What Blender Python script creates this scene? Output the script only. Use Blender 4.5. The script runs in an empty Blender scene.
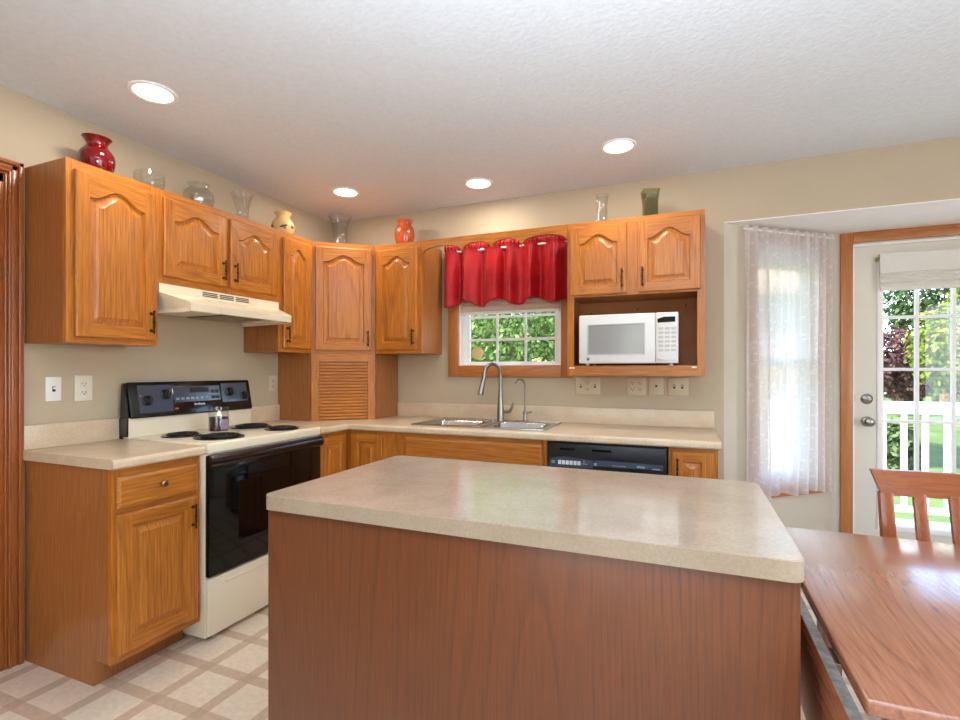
import bpy, bmesh, math, random
from math import pi, sin, cos, radians
from mathutils import Vector, Matrix

random.seed(7)
scene = bpy.context.scene
COL = scene.collection

# ------------------------------------------------------------------ camera
cam_data = bpy.data.cameras.new('camera')
cam_data.sensor_width = 36.0
cam_data.lens = 18.86
cam_data.shift_y = 0.0109
cam_data.clip_start = 0.05
cam = bpy.data.objects.new('camera', cam_data)
cam.location = (2.664, -3.3135, 1.259)
cam.rotation_euler = (pi / 2, 0, 0.3924)
COL.objects.link(cam)
scene.camera = cam

# ------------------------------------------------------------------ world, sun, lights, exposure
H = 2.456
world = bpy.data.worlds.new('world')
scene.world = world
world.use_nodes = True
wn = world.node_tree.nodes
bg = wn['Background']
sky = wn.new('ShaderNodeTexSky')
sky.sky_type = 'NISHITA'
sky.sun_disc = False
sky.sun_elevation = radians(48)
sky.sun_rotation = radians(240)
sky.air_density = 1.0
sky.dust_density = 1.5
world.node_tree.links.new(sky.outputs[0], bg.inputs[0])
bg.inputs[1].default_value = 1.0

def lamp(name, kind, loc, direction, energy, color=(1, 1, 1), **kw):
    d = bpy.data.lights.new(name, kind)
    d.energy = energy
    d.color = color
    for k, v in kw.items():
        setattr(d, k, v)
    o = bpy.data.objects.new(name, d)
    o.location = loc
    o.rotation_euler = Vector(direction).to_track_quat('-Z', 'Y').to_euler()
    COL.objects.link(o)
    return o

lamp('sun', 'SUN', (0, 0, 20), (0.6, 0.38, -0.72), 15.0, (1.0, 0.95, 0.86), angle=radians(0.6))
# added area lamps at unseen side and rear wall openings, to brighten the room
lamp('added_side_fill', 'AREA', (5.60, -2.9, 1.35), (-1, 0, 0), 53, (0.80, 0.91, 1.04), shape='RECTANGLE', size=2.2, size_y=1.5)
lamp('added_rear_fill', 'AREA', (2.9, -6.10, 1.40), (0, 1, 0), 5, (0.80, 0.91, 1.04), shape='RECTANGLE', size=2.6, size_y=1.5)

# the photographer's flash, bounced off the ceiling from behind the camera
lamp('bounce_flash', 'AREA', (2.75, -3.15, 1.70), (0.0, 0.05, 1), 92, (0.80, 0.91, 1.04), shape='DISK', size=0.4)

scene.view_settings.view_transform = 'Standard'
scene.view_settings.look = 'None'
scene.view_settings.exposure = 0.12
scene.view_settings.gamma = 1.0
scene.view_settings.use_curve_mapping = False
try:
    scene.cycles.use_denoising = True
    scene.cycles.max_bounces = 10
    scene.cycles.diffuse_bounces = 6
    scene.cycles.transparent_max_bounces = 16
    scene.cycles.sample_clamp_indirect = 6.0
    scene.cycles.caustics_reflective = False
    scene.cycles.caustics_refractive = False
except Exception:
    pass

# ------------------------------------------------------------------ helpers
def lin(c):
    out = []
    for v in c:
        v = v / 255.0
        out.append(v / 12.92 if v <= 0.04045 else ((v + 0.055) / 1.055) ** 2.4)
    return (out[0], out[1], out[2], 1.0)

def box(bm, x0, y0, z0, x1, y1, z1, mi=0, bev=0.0, seg=2):
    x0, x1 = min(x0, x1), max(x0, x1)
    y0, y1 = min(y0, y1), max(y0, y1)
    z0, z1 = min(z0, z1), max(z0, z1)
    v = [bm.verts.new(p) for p in ((x0, y0, z0), (x1, y0, z0), (x1, y1, z0), (x0, y1, z0),
                                   (x0, y0, z1), (x1, y0, z1), (x1, y1, z1), (x0, y1, z1))]
    fs = []
    for idx in ((0, 3, 2, 1), (4, 5, 6, 7), (0, 1, 5, 4), (1, 2, 6, 5), (2, 3, 7, 6), (3, 0, 4, 7)):
        f = bm.faces.new([v[i] for i in idx])
        f.material_index = mi
        fs.append(f)
    if bev > 0:
        es = list({e for f in fs for e in f.edges})
        r = bmesh.ops.bevel(bm, geom=es, offset=bev, segments=seg, affect='EDGES', profile=0.5)
        for f in r['faces']:
            f.material_index = mi
    return v

def prism(bm, poly, a0, a1, axis='z', mi=0, bev=0.0, seg=2):
    """Extrude a 2D polygon. axis z: poly=(x,y); axis x: poly=(y,z); axis y: poly=(x,z)."""
    def mk(p, a):
        if axis == 'z': return (p[0], p[1], a)
        if axis == 'x': return (a, p[0], p[1])
        return (p[0], a, p[1])
    lo = [bm.verts.new(mk(p, a0)) for p in poly]
    hi = [bm.verts.new(mk(p, a1)) for p in poly]
    fs = []
    n = len(poly)
    for i in range(n):
        j = (i + 1) % n
        fs.append(bm.faces.new((lo[i], lo[j], hi[j], hi[i])))
    caps = [bm.faces.new(lo[::-1]), bm.faces.new(hi)]
    for f in fs + caps:
        f.material_index = mi
    if bev > 0:
        es = list({e for f in caps for e in f.edges})
        r = bmesh.ops.bevel(bm, geom=es, offset=bev, segments=seg, affect='EDGES', profile=0.5)
        for f in r['faces']:
            f.material_index = mi
    return fs + caps

def lathe(bm, prof, c=(0, 0, 0), seg=32, mi=0, axis='z', closed=False, sx=1.0, sy=1.0):
    rings = []
    for r, h in prof:
        ring = []
        for k in range(seg):
            a = 2 * pi * k / seg
            x, y = r * cos(a) * sx, r * sin(a) * sy
            if axis == 'z': p = (c[0] + x, c[1] + y, c[2] + h)
            elif axis == 'x': p = (c[0] + h, c[1] + x, c[2] + y)
            else: p = (c[0] + y, c[1] + h, c[2] + x)
            ring.append(bm.verts.new(p))
        rings.append(ring)
    n = len(rings)
    rng = n if closed else n - 1
    for i in range(rng):
        a, b = rings[i], rings[(i + 1) % n]
        for k in range(seg):
            f = bm.faces.new((a[k], a[(k + 1) % seg], b[(k + 1) % seg], b[k]))
            f.material_index = mi
    if not closed:
        if prof[0][0] > 1e-5:
            f = bm.faces.new(rings[0][::-1]); f.material_index = mi
        if prof[-1][0] > 1e-5:
            f = bm.faces.new(rings[-1]); f.material_index = mi
    bmesh.ops.remove_doubles(bm, verts=[v for r in rings for v in r], dist=1e-6)

def tube(bm, pts, r, seg=12, mi=0):
    pts = [Vector(p) for p in pts]
    n = len(pts)
    rs = r if isinstance(r, (list, tuple)) else [r] * n
    up = None
    rings = []
    for i in range(n):
        t = (pts[min(i + 1, n - 1)] - pts[max(i - 1, 0)]).normalized()
        if up is None:
            up = Vector((0, 0, 1)) if abs(t.z) < 0.9 else Vector((1, 0, 0))
        a = t.cross(up).normalized()
        b = a.cross(t).normalized()
        up = b
        rings.append([bm.verts.new(pts[i] + rs[i] * (cos(2 * pi * k / seg) * a + sin(2 * pi * k / seg) * b)) for k in range(seg)])
    for i in range(n - 1):
        for k in range(seg):
            f = bm.faces.new((rings[i][k], rings[i][(k + 1) % seg], rings[i + 1][(k + 1) % seg], rings[i + 1][k]))
            f.material_index = mi
    for ring in (rings[0][::-1], rings[-1]):
        f = bm.faces.new(ring); f.material_index = mi

def obj(name, bm, mats, parent=None, loc=(0, 0, 0), rz=0.0, smooth=True, angle=32, label=None):
    bmesh.ops.recalc_face_normals(bm, faces=bm.faces[:])
    me = bpy.data.meshes.new(name)
    bm.to_mesh(me)
    bm.free()
    for m in (mats if isinstance(mats, (list, tuple)) else [mats]):
        me.materials.append(m)
    if smooth:
        for p in me.polygons:
            p.use_smooth = True
        me.set_sharp_from_angle(angle=radians(angle))
    o = bpy.data.objects.new(name, me)
    o.location = loc
    o.rotation_euler = (0, 0, rz)
    if parent is not None:
        o.parent = parent
    if label:
        o['label'] = label
    COL.objects.link(o)
    return o

def tag(o, label, cat, group=None):
    o['label'] = label
    o['category'] = cat
    if group: o['group'] = group
    return o

def thing(name, label, cat, loc=(0, 0, 0), rz=0.0, group=None):
    o = bpy.data.objects.new(name, None)
    o.empty_display_size = 0.05
    o.location = loc
    o.rotation_euler = (0, 0, rz)
    COL.objects.link(o)
    return tag(o, label, cat, group)

def struct(o):
    o['kind'] = 'structure'
    return o

def sempty(name, loc=(0, 0, 0), rz=0.0):
    o = bpy.data.objects.new(name, None)
    o.location = loc
    o.rotation_euler = (0, 0, rz)
    COL.objects.link(o)
    return struct(o)

def copy_tree(o, parent=None):
    c = o.copy()
    COL.objects.link(c)
    if parent is not None: c.parent = parent
    for ch in list(o.children):
        copy_tree(ch, c)
    return c

def pieces(name, bm, mat, parent, **kw):
    """One object per loose piece of the bmesh."""
    left = set(bm.verts)
    while left:
        stack = [left.pop()]; isl = set(stack)
        while stack:
            v = stack.pop()
            for e in v.link_edges:
                w_ = e.other_vert(v)
                if w_ not in isl:
                    isl.add(w_); left.discard(w_); stack.append(w_)
        nb = bmesh.new(); mp = {}
        for v in isl: mp[v] = nb.verts.new(v.co)
        for f in {f for v in isl for f in v.link_faces}:
            g = nb.faces.new([mp[v] for v in f.verts]); g.material_index = f.material_index
        obj(name, nb, mat, parent, **kw)
    bm.free()

def new():
    return bmesh.new()

# ------------------------------------------------------------------ materials
def mat_base(name):
    m = bpy.data.materials.new(name)
    m.use_nodes = True
    nt = m.node_tree
    return m, nt, nt.nodes['Principled BSDF']

def plain(name, rgb, rough=0.5, metal=0.0, spec=0.5, coat=0.0, noise=0.0, nscale=30, bump=0.0, bscale=80):
    m, nt, b = mat_base(name)
    c = lin(rgb)
    b.inputs['Base Color'].default_value = c
    b.inputs['Roughness'].default_value = rough
    b.inputs['Metallic'].default_value = metal
    b.inputs['Specular IOR Level'].default_value = spec
    b.inputs['Coat Weight'].default_value = coat
    b.inputs['Coat Roughness'].default_value = 0.08
    tc = nt.nodes.new('ShaderNodeTexCoord')
    if noise > 0:
        n = nt.nodes.new('ShaderNodeTexNoise')
        n.inputs['Scale'].default_value = nscale
        n.inputs['Detail'].default_value = 4
        r = nt.nodes.new('ShaderNodeValToRGB')
        r.color_ramp.elements[0].position = 0.35
        r.color_ramp.elements[1].position = 0.65
        r.color_ramp.elements[0].color = tuple(v * (1 - noise) for v in c[:3]) + (1,)
        r.color_ramp.elements[1].color = tuple(min(1, v * (1 + noise * 0.6)) for v in c[:3]) + (1,)
        nt.links.new(tc.outputs['Object'], n.inputs['Vector'])
        nt.links.new(n.outputs['Fac'], r.inputs[0])
        nt.links.new(r.outputs[0], b.inputs['Base Color'])
    if bump > 0:
        n = nt.nodes.new('ShaderNodeTexNoise')
        n.inputs['Scale'].default_value = bscale
        n.inputs['Detail'].default_value = 3
        bp = nt.nodes.new('ShaderNodeBump')
        bp.inputs['Strength'].default_value = bump
        bp.inputs['Distance'].default_value = 0.004
        nt.links.new(tc.outputs['Object'], n.inputs['Vector'])
        nt.links.new(n.outputs['Fac'], bp.inputs['Height'])
        nt.links.new(bp.outputs[0], b.inputs['Normal'])
    return m

def wood(name, light, dark, axis='z', rough=0.38, wscale=34.0, dist=24.0, coat=0.15, pore=0.85, stretch=0.10, ring=0.26, coat_rough=0.2, bump=0.035):
    m, nt, b = mat_base(name)
    N, L = nt.nodes, nt.links
    tc = N.new('ShaderNodeTexCoord')
    oi = N.new('ShaderNodeObjectInfo')
    mul = N.new('ShaderNodeVectorMath'); mul.operation = 'SCALE'
    mul.inputs[0].default_value = (7.3, 5.1, 9.7)
    L.new(oi.outputs['Random'], mul.inputs['Scale'])
    add = N.new('ShaderNodeVectorMath'); add.operation = 'ADD'
    L.new(tc.outputs['Object'], add.inputs[0]); L.new(mul.outputs[0], add.inputs[1])
    def mapped(s):
        mp = N.new('ShaderNodeMapping')
        sc = [1, 1, 1]; sc['xyz'.index(axis)] = s
        mp.inputs['Scale'].default_value = sc
        L.new(add.outputs[0], mp.inputs['Vector'])
        return mp
    mp = mapped(stretch)
    nl = N.new('ShaderNodeTexNoise')
    nl.inputs['Scale'].default_value = 3.2; nl.inputs['Detail'].default_value = 1.0
    L.new(mp.outputs[0], nl.inputs['Vector'])
    dt = N.new('ShaderNodeVectorMath'); dt.operation = 'DOT_PRODUCT'
    dv = [wscale, wscale * 0.8, wscale * 0.9]; dv['xyz'.index(axis)] = wscale * 0.02
    dt.inputs[1].default_value = dv
    L.new(add.outputs[0], dt.inputs[0])
    ph = N.new('ShaderNodeMath'); ph.operation = 'MULTIPLY_ADD'; ph.inputs[1].default_value = dist
    L.new(nl.outputs['Fac'], ph.inputs[0]); L.new(dt.outputs['Value'], ph.inputs[2])
    fr = N.new('ShaderNodeMath'); fr.operation = 'FRACT'
    L.new(ph.outputs[0], fr.inputs[0])
    wv = N.new('ShaderNodeValToRGB')
    e = wv.color_ramp.elements
    e[0].position = 0.0; e[0].color = (0.55, 0.55, 0.55, 1)
    e[1].position = 1.0; e[1].color = (0.3, 0.3, 0.3, 1)
    k = e.new(0.55); k.color = (0.45, 0.45, 0.45, 1)
    k = e.new(0.85); k.color = (1, 1, 1, 1)
    L.new(fr.outputs[0], wv.inputs[0])
    mp2 = mapped(0.045)
    n2 = N.new('ShaderNodeTexNoise')
    n2.inputs['Scale'].default_value = 170; n2.inputs['Detail'].default_value = 3
    L.new(mp2.outputs[0], n2.inputs['Vector'])
    mp3 = mapped(0.25)
    n3 = N.new('ShaderNodeTexNoise')
    n3.inputs['Scale'].default_value = 5; n3.inputs['Detail'].default_value = 2
    L.new(mp3.outputs[0], n3.inputs['Vector'])
    mx = N.new('ShaderNodeMath'); mx.operation = 'MULTIPLY_ADD'
    L.new(n2.outputs['Fac'], mx.inputs[0]); mx.inputs[1].default_value = pore
    sc = N.new('ShaderNodeMath'); sc.operation = 'MULTIPLY'
    L.new(wv.outputs[0], sc.inputs[0]); sc.inputs[1].default_value = ring
    L.new(sc.outputs[0], mx.inputs[2])
    mx2 = N.new('ShaderNodeMath'); mx2.operation = 'MULTIPLY_ADD'
    L.new(n3.outputs['Fac'], mx2.inputs[0]); mx2.inputs[1].default_value = 0.3
    L.new(mx.outputs[0], mx2.inputs[2])
    r = N.new('ShaderNodeValToRGB')
    r.color_ramp.elements[0].position = 0.30; r.color_ramp.elements[0].color = lin(light)
    r.color_ramp.elements[1].position = 0.98; r.color_ramp.elements[1].color = lin(dark)
    L.new(mx2.outputs[0], r.inputs[0])
    L.new(r.outputs[0], b.inputs['Base Color'])
    bp = N.new('ShaderNodeBump'); bp.inputs['Strength'].default_value = bump; bp.inputs['Distance'].default_value = 0.002
    bp.invert = True
    L.new(mx.outputs[0], bp.inputs['Height']); L.new(bp.outputs[0], b.inputs['Normal'])
    b.inputs['Roughness'].default_value = rough
    b.inputs['Coat Weight'].default_value = coat
    b.inputs['Coat Roughness'].default_value = coat_rough
    return m

OAK_L, OAK_D = (218, 138, 46), (142, 76, 20)
M = {}
M['oak_v'] = wood('oak_vertical', OAK_L, OAK_D, 'z')
M['oak_h'] = wood('oak_horizontal', OAK_L, OAK_D, 'x')
M['oak_y'] = wood('oak_lengthwise', OAK_L, OAK_D, 'y')
M['veneer'] = wood('oak_veneer', (186, 120, 62), (134, 78, 36), 'z', wscale=30, dist=20, ring=0.22)
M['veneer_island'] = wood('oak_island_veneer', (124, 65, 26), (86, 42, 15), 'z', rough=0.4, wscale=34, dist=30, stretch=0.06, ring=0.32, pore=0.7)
M['cherry_trim'] = wood('stained_trim', (172, 96, 42), (128, 66, 27), 'z', rough=0.3)
M['trim_v'] = wood('casing_vertical', (206, 134, 70), (160, 92, 42), 'z')
M['trim_h'] = wood('casing_horizontal', (206, 134, 70), (160, 92, 42), 'x')
M['table'] = wood('table_oak', (190, 124, 90), (118, 64, 42), 'y', rough=0.26, coat_rough=0.14, bump=0.0, wscale=24, dist=24, coat=1.0, pore=0.6, stretch=0.22, ring=0.3)
M['table_v'] = wood('table_oak_upright', (176, 108, 70), (104, 56, 32), 'z', rough=0.3)
M['chair'] = wood('chair_wood', (174, 94, 40), (126, 60, 22), 'z', rough=0.3, coat=0.3)
M['chair_h'] = wood('chair_wood_across', (174, 94, 40), (126, 60, 22), 'x', rough=0.3, coat=0.3)
M['inside'] = plain('cabinet_interior', (168, 104, 54), 0.6, noise=0.06, nscale=12)
M['wall'] = plain('wall_paint', (189, 172, 146), 0.75, noise=0.02, nscale=6, bump=0.05, bscale=260)
M['wall_bay'] = plain('bay_paint', (204, 192, 173), 0.75, noise=0.02, nscale=6, bump=0.05, bscale=260)
M['ceil'] = plain('ceiling_texture', (222, 228, 233), 0.9, noise=0.03, nscale=40, bump=0.55, bscale=55)
M['bayceil'] = plain('bay_ceiling_paint', (248, 248, 248), 0.85, bump=0.08, bscale=90)
M['white'] = plain('white_paint', (240, 238, 232), 0.4)
M['doorpaint'] = plain('door_paint', (222, 216, 204), 0.45)
M['vinyl'] = plain('white_vinyl', (244, 243, 240), 0.35)
M['cream'] = plain('cream_enamel', (238, 226, 200), 0.22, coat=0.3)
M['black'] = plain('black_enamel', (14, 14, 15), 0.18, coat=0.4)
M['blackmat'] = plain('black_plastic', (20, 20, 21), 0.4)
M['blackglass'] = plain('black_glass', (6, 6, 7), 0.06, spec=0.35)
M['greyprint'] = plain('grey_print', (128, 142, 158), 0.3)
M['panelgrey'] = plain('control_strip', (70, 80, 92), 0.15, coat=0.4)
M['whiteprint'] = plain('white_print', (220, 222, 225), 0.5)
M['coil'] = plain('burner_coil', (26, 25, 25), 0.5, metal=0.3)
M['drip'] = plain('drip_pan', (34, 30, 28), 0.3, metal=0.5)
M['steel'] = plain('stainless_steel', (196, 194, 190), 0.22, metal=1.0)
M['nickel'] = plain('brushed_nickel', (150, 143, 134), 0.28, metal=1.0)
M['chrome'] = plain('chrome', (214, 212, 208), 0.12, metal=1.0)
M['pull'] = plain('antique_brass_dark', (64, 46, 28), 0.35, metal=0.8)
M['knob'] = plain('antique_brass', (150, 124, 84), 0.3, metal=1.0)
M['plate'] = plain('ivory_plate', (228, 220, 200), 0.4)
M['plate_tan'] = plain('almond_plate', (206, 192, 164), 0.4)
M['plate_white'] = plain('white_plate', (240, 238, 232), 0.4)
M['slot'] = plain('socket_slot', (60, 52, 44), 0.5)
M['mw'] = plain('white_appliance', (236, 236, 236), 0.25, coat=0.3)
M['mwwin'] = plain('microwave_window', (150, 150, 150), 0.18, coat=0.3, noise=0.05, nscale=200)
M['mwgrey'] = plain('keypad_grey', (196, 198, 200), 0.45)
M['display'] = plain('green_black_display', (10, 20, 15), 0.45, spec=0.15)
M['red_satin'] = plain('red_satin', (160, 6, 16), 0.42, spec=0.3, noise=0.16, nscale=14)
M['red_satin'].node_tree.nodes['Principled BSDF'].inputs['Sheen Weight'].default_value = 0.05
M['shade_fabric'] = plain('shade_fabric', (226, 224, 216), 0.8, noise=0.03, nscale=120, bump=0.15, bscale=300)
M['blind'] = plain('cellular_blind', (222, 196, 180), 0.8)
M['pale_blind'] = plain('pale_blind', (226, 228, 228), 0.8)
M['disc'] = plain('tan_disc', (214, 192, 130), 0.5)
M['wax'] = plain('plum_wax', (70, 28, 50), 0.35)
M['paper'] = plain('candle_paper', (150, 128, 150), 0.5, noise=0.25, nscale=60)
M['vase_red'] = plain('red_glaze', (104, 3, 10), 0.08, coat=0.4)
M['vase_orange'] = plain('orange_glaze', (182, 80, 36), 0.25, coat=0.5, noise=0.12, nscale=22)
M['vase_cream'] = plain('cream_ceramic', (224, 186, 122), 0.2, coat=0.5)
M['brown_paint'] = plain('brown_paint', (88, 48, 28), 0.3)
M['siding'] = plain('pale_siding', (168, 154, 150), 0.7)
M['roof'] = plain('roof_shingle', (170, 140, 116), 0.9, noise=0.15, nscale=8)
M['deck'] = plain('deck_board', (226, 224, 220), 0.6, noise=0.05, nscale=10)
M['bark'] = plain('bark', (92, 74, 58), 0.9, noise=0.2, nscale=20)
M['concrete'] = plain('foundation', (150, 148, 142), 0.9)

def emit(name, rgb, s):
    m = bpy.data.materials.new(name); m.use_nodes = True
    nt = m.node_tree
    nt.nodes.remove(nt.nodes['Principled BSDF'])
    e = nt.nodes.new('ShaderNodeEmission')
    e.inputs[0].default_value = lin(rgb); e.inputs[1].default_value = s
    nt.links.new(e.outputs[0], nt.nodes['Material Output'].inputs[0])
    return m
M['lens'] = emit('lamp_lens', (255, 248, 236), 6.0)
M['flame'] = emit('candle_flame', (255, 214, 140), 5.0)

def pane_mat(name='window_pane', tint=(0.98, 0.985, 0.98, 1), base=0.03, edge=0.6, rough=0.0):
    m = bpy.data.materials.new(name); m.use_nodes = True
    nt = m.node_tree
    nt.nodes.remove(nt.nodes['Principled BSDF'])
    t = nt.nodes.new('ShaderNodeBsdfTransparent'); t.inputs[0].default_value = tint
    g = nt.nodes.new('ShaderNodeBsdfGlossy'); g.inputs['Roughness'].default_value = rough
    lw = nt.nodes.new('ShaderNodeLayerWeight'); lw.inputs[0].default_value = 0.5
    p = nt.nodes.new('ShaderNodeMath'); p.operation = 'POWER'; p.inputs[1].default_value = 5.0
    nt.links.new(lw.outputs['Facing'], p.inputs[0])
    f = nt.nodes.new('ShaderNodeMath'); f.operation = 'MULTIPLY_ADD'; f.inputs[1].default_value = edge; f.inputs[2].default_value = base
    nt.links.new(p.outputs[0], f.inputs[0])
    x = nt.nodes.new('ShaderNodeMixShader')
    nt.links.new(f.outputs[0], x.inputs[0]); nt.links.new(t.outputs[0], x.inputs[1]); nt.links.new(g.outputs[0], x.inputs[2])
    nt.links.new(x.outputs[0], nt.nodes['Material Output'].inputs[0])
    return m
M['pane'] = pane_mat()
M['glass'] = pane_mat('thin_clear_glass', (0.95, 0.955, 0.95, 1), 0.05, 0.75, 0.02)
M['glass_smoke'] = pane_mat('thin_greyed_glass', (0.93, 0.935, 0.92, 1), 0.07, 0.7, 0.05)
M['glass_green'] = pane_mat('thin_olive_glass', (0.70, 0.70, 0.44, 1), 0.08, 0.6, 0.05)

def laminate(name, a, bcol, rough=0.28):
    m, nt, b = mat_base(name)
    N, L = nt.nodes, nt.links
    tc = N.new('ShaderNodeTexCoord')
    n = N.new('ShaderNodeTexNoise'); n.inputs['Scale'].default_value = 9; n.inputs['Detail'].default_value = 6
    n2 = N.new('ShaderNodeTexNoise'); n2.inputs['Scale'].default_value = 140; n2.inputs['Detail'].default_value = 2
    L.new(tc.outputs['Object'], n.inputs['Vector']); L.new(tc.outputs['Object'], n2.inputs['Vector'])
    s = N.new('ShaderNodeMath'); s.operation = 'MULTIPLY_ADD'; s.inputs[1].default_value = 0.5
    h = N.new('ShaderNodeMath'); h.operation = 'MULTIPLY'; h.inputs[1].default_value = 0.5
    L.new(n2.outputs['Fac'], h.inputs[0]); L.new(n.outputs['Fac'], s.inputs[0]); L.new(h.outputs[0], s.inputs[2])
    r = N.new('ShaderNodeValToRGB')
    r.color_ramp.elements[0].position = 0.36; r.color_ramp.elements[0].color = lin(a)
    r.color_ramp.elements[1].position = 0.64; r.color_ramp.elements[1].color = lin(bcol)
    L.new(s.outputs[0], r.inputs[0]); L.new(r.outputs[0], b.inputs['Base Color'])
    b.inputs['Roughness'].default_value = rough
    return m
M['counter'] = laminate('counter_laminate', (204, 180, 150), (222, 202, 174))
def _gloss(m, coat, spec):
    b = m.node_tree.nodes['Principled BSDF']
    b.inputs['Coat Weight'].default_value = coat; b.inputs['Coat Roughness'].default_value = 0.1; b.inputs['Specular IOR Level'].default_value = spec
    return m
M['counter_island'] = _gloss(laminate('island_laminate', (184, 164, 142), (202, 184, 164), 0.15), 0.5, 0.7)

M['shade_toned_edge'] = laminate('shade_toned_laminate', (158, 138, 116), (174, 154, 131), 0.4)  # countertop laminate darkened: the shade on its edge is put into the colour

def floor_mat():
    m, nt, b = mat_base('vinyl_floor')
    N, L = nt.nodes, nt.links
    tc = N.new('ShaderNodeTexCoord')
    sp = N.new('ShaderNodeSeparateXYZ')
    L.new(tc.outputs['Object'], sp.inputs[0])
    P, W = 0.2286, 0.178
    outs = []
    for ax, off in (('X', 0.80), ('Y', -1.98)):
        a = N.new('ShaderNodeMath'); a.operation = 'SUBTRACT'; a.inputs[1].default_value = off - 20 * P
        L.new(sp.outputs[ax], a.inputs[0])
        w = N.new('ShaderNodeMath'); w.operation = 'MODULO'; w.inputs[1].default_value = P
        L.new(a.outputs[0], w.inputs[0])
        g = N.new('ShaderNodeMath'); g.operation = 'LESS_THAN'; g.inputs[1].default_value = W
        L.new(w.outputs[0], g.inputs[0]); outs.append(g)
    mu = N.new('ShaderNodeMath'); mu.operation = 'ADD'
    L.new(outs[0].outputs[0], mu.inputs[0]); L.new(outs[1].outputs[0], mu.inputs[1])
    hf = N.new('ShaderNodeMath'); hf.operation = 'MULTIPLY'; hf.inputs[1].default_value = 0.5
    L.new(mu.outputs[0], hf.inputs[0])
    r = N.new('ShaderNodeValToRGB'); r.color_ramp.interpolation = 'CONSTANT'
    e = r.color_ramp.elements
    e[0].position = 0; e[0].color = lin((204, 180, 154))
    e[1].position = 0.75; e[1].color = lin((246, 234, 212))
    k = e.new(0.25); k.color = lin((216, 194, 168))
    L.new(hf.outputs[0], r.inputs[0])
    n = N.new('ShaderNodeTexNoise'); n.inputs['Scale'].default_value = 45; n.inputs['Detail'].default_value = 5
    L.new(tc.outputs['Object'], n.inputs['Vector'])
    rr = N.new('ShaderNodeValToRGB')
    rr.color_ramp.elements[0].position = 0.3; rr.color_ramp.elements[0].color = (0.86, 0.85, 0.84, 1)
    rr.color_ramp.elements[1].position = 0.7; rr.color_ramp.elements[1].color = (1, 1, 1, 1)
    L.new(n.outputs['Fac'], rr.inputs[0])
    mx = N.new('ShaderNodeMix'); mx.data_type = 'RGBA'; mx.blend_type = 'MULTIPLY'; mx.inputs[0].default_value = 1
    L.new(r.outputs[0], mx.inputs[6]); L.new(rr.outputs[0], mx.inputs[7])
    L.new(mx.outputs[2], b.inputs['Base Color'])
    b.inputs['Roughness'].default_value = 0.35
    return m
M['floor'] = floor_mat()

def leaf_mat(name, rgb):
    m = bpy.data.materials.new(name); m.use_nodes = True
    nt = m.node_tree
    nt.nodes.remove(nt.nodes['Principled BSDF'])
    d = nt.nodes.new('ShaderNodeBsdfDiffuse'); d.inputs[0].default_value = lin(rgb)
    t = nt.nodes.new('ShaderNodeBsdfTranslucent'); t.inputs[0].default_value = lin(rgb)
    x = nt.nodes.new('ShaderNodeMixShader'); x.inputs[0].default_value = 0.35
    nt.links.new(d.outputs[0], x.inputs[1]); nt.links.new(t.outputs[0], x.inputs[2])
    nt.links.new(x.outputs[0], nt.nodes['Material Output'].inputs[0])
    return m
LEAF = {
    'green': [leaf_mat('leaf_mid_green', (112, 140, 80)), leaf_mat('leaf_deep_green', (80, 112, 62)), leaf_mat('leaf_light_green', (146, 168, 102))],
    'lime': [leaf_mat('leaf_lime', (100, 120, 48)), leaf_mat('leaf_yellow_green', (134, 138, 66)), leaf_mat('leaf_fresh_green', (76, 102, 44))],
    'dark': [leaf_mat('leaf_dark', (58, 82, 48)), leaf_mat('leaf_blackgreen', (40, 60, 38)), leaf_mat('leaf_grey_green', (96, 116, 80))],
    'purple': [leaf_mat('leaf_purple', (98, 70, 78)), leaf_mat('leaf_wine', (74, 50, 58)), leaf_mat('leaf_dusky', (126, 98, 96))],
    'gold': [leaf_mat('leaf_gold', (222, 206, 130)), leaf_mat('leaf_straw', (204, 196, 110)), leaf_mat('leaf_olive', (140, 156, 84))],
}
M['lawn'] = plain('lawn_grass', (74, 100, 46), 0.9, noise=0.35, nscale=1.2)

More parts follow.
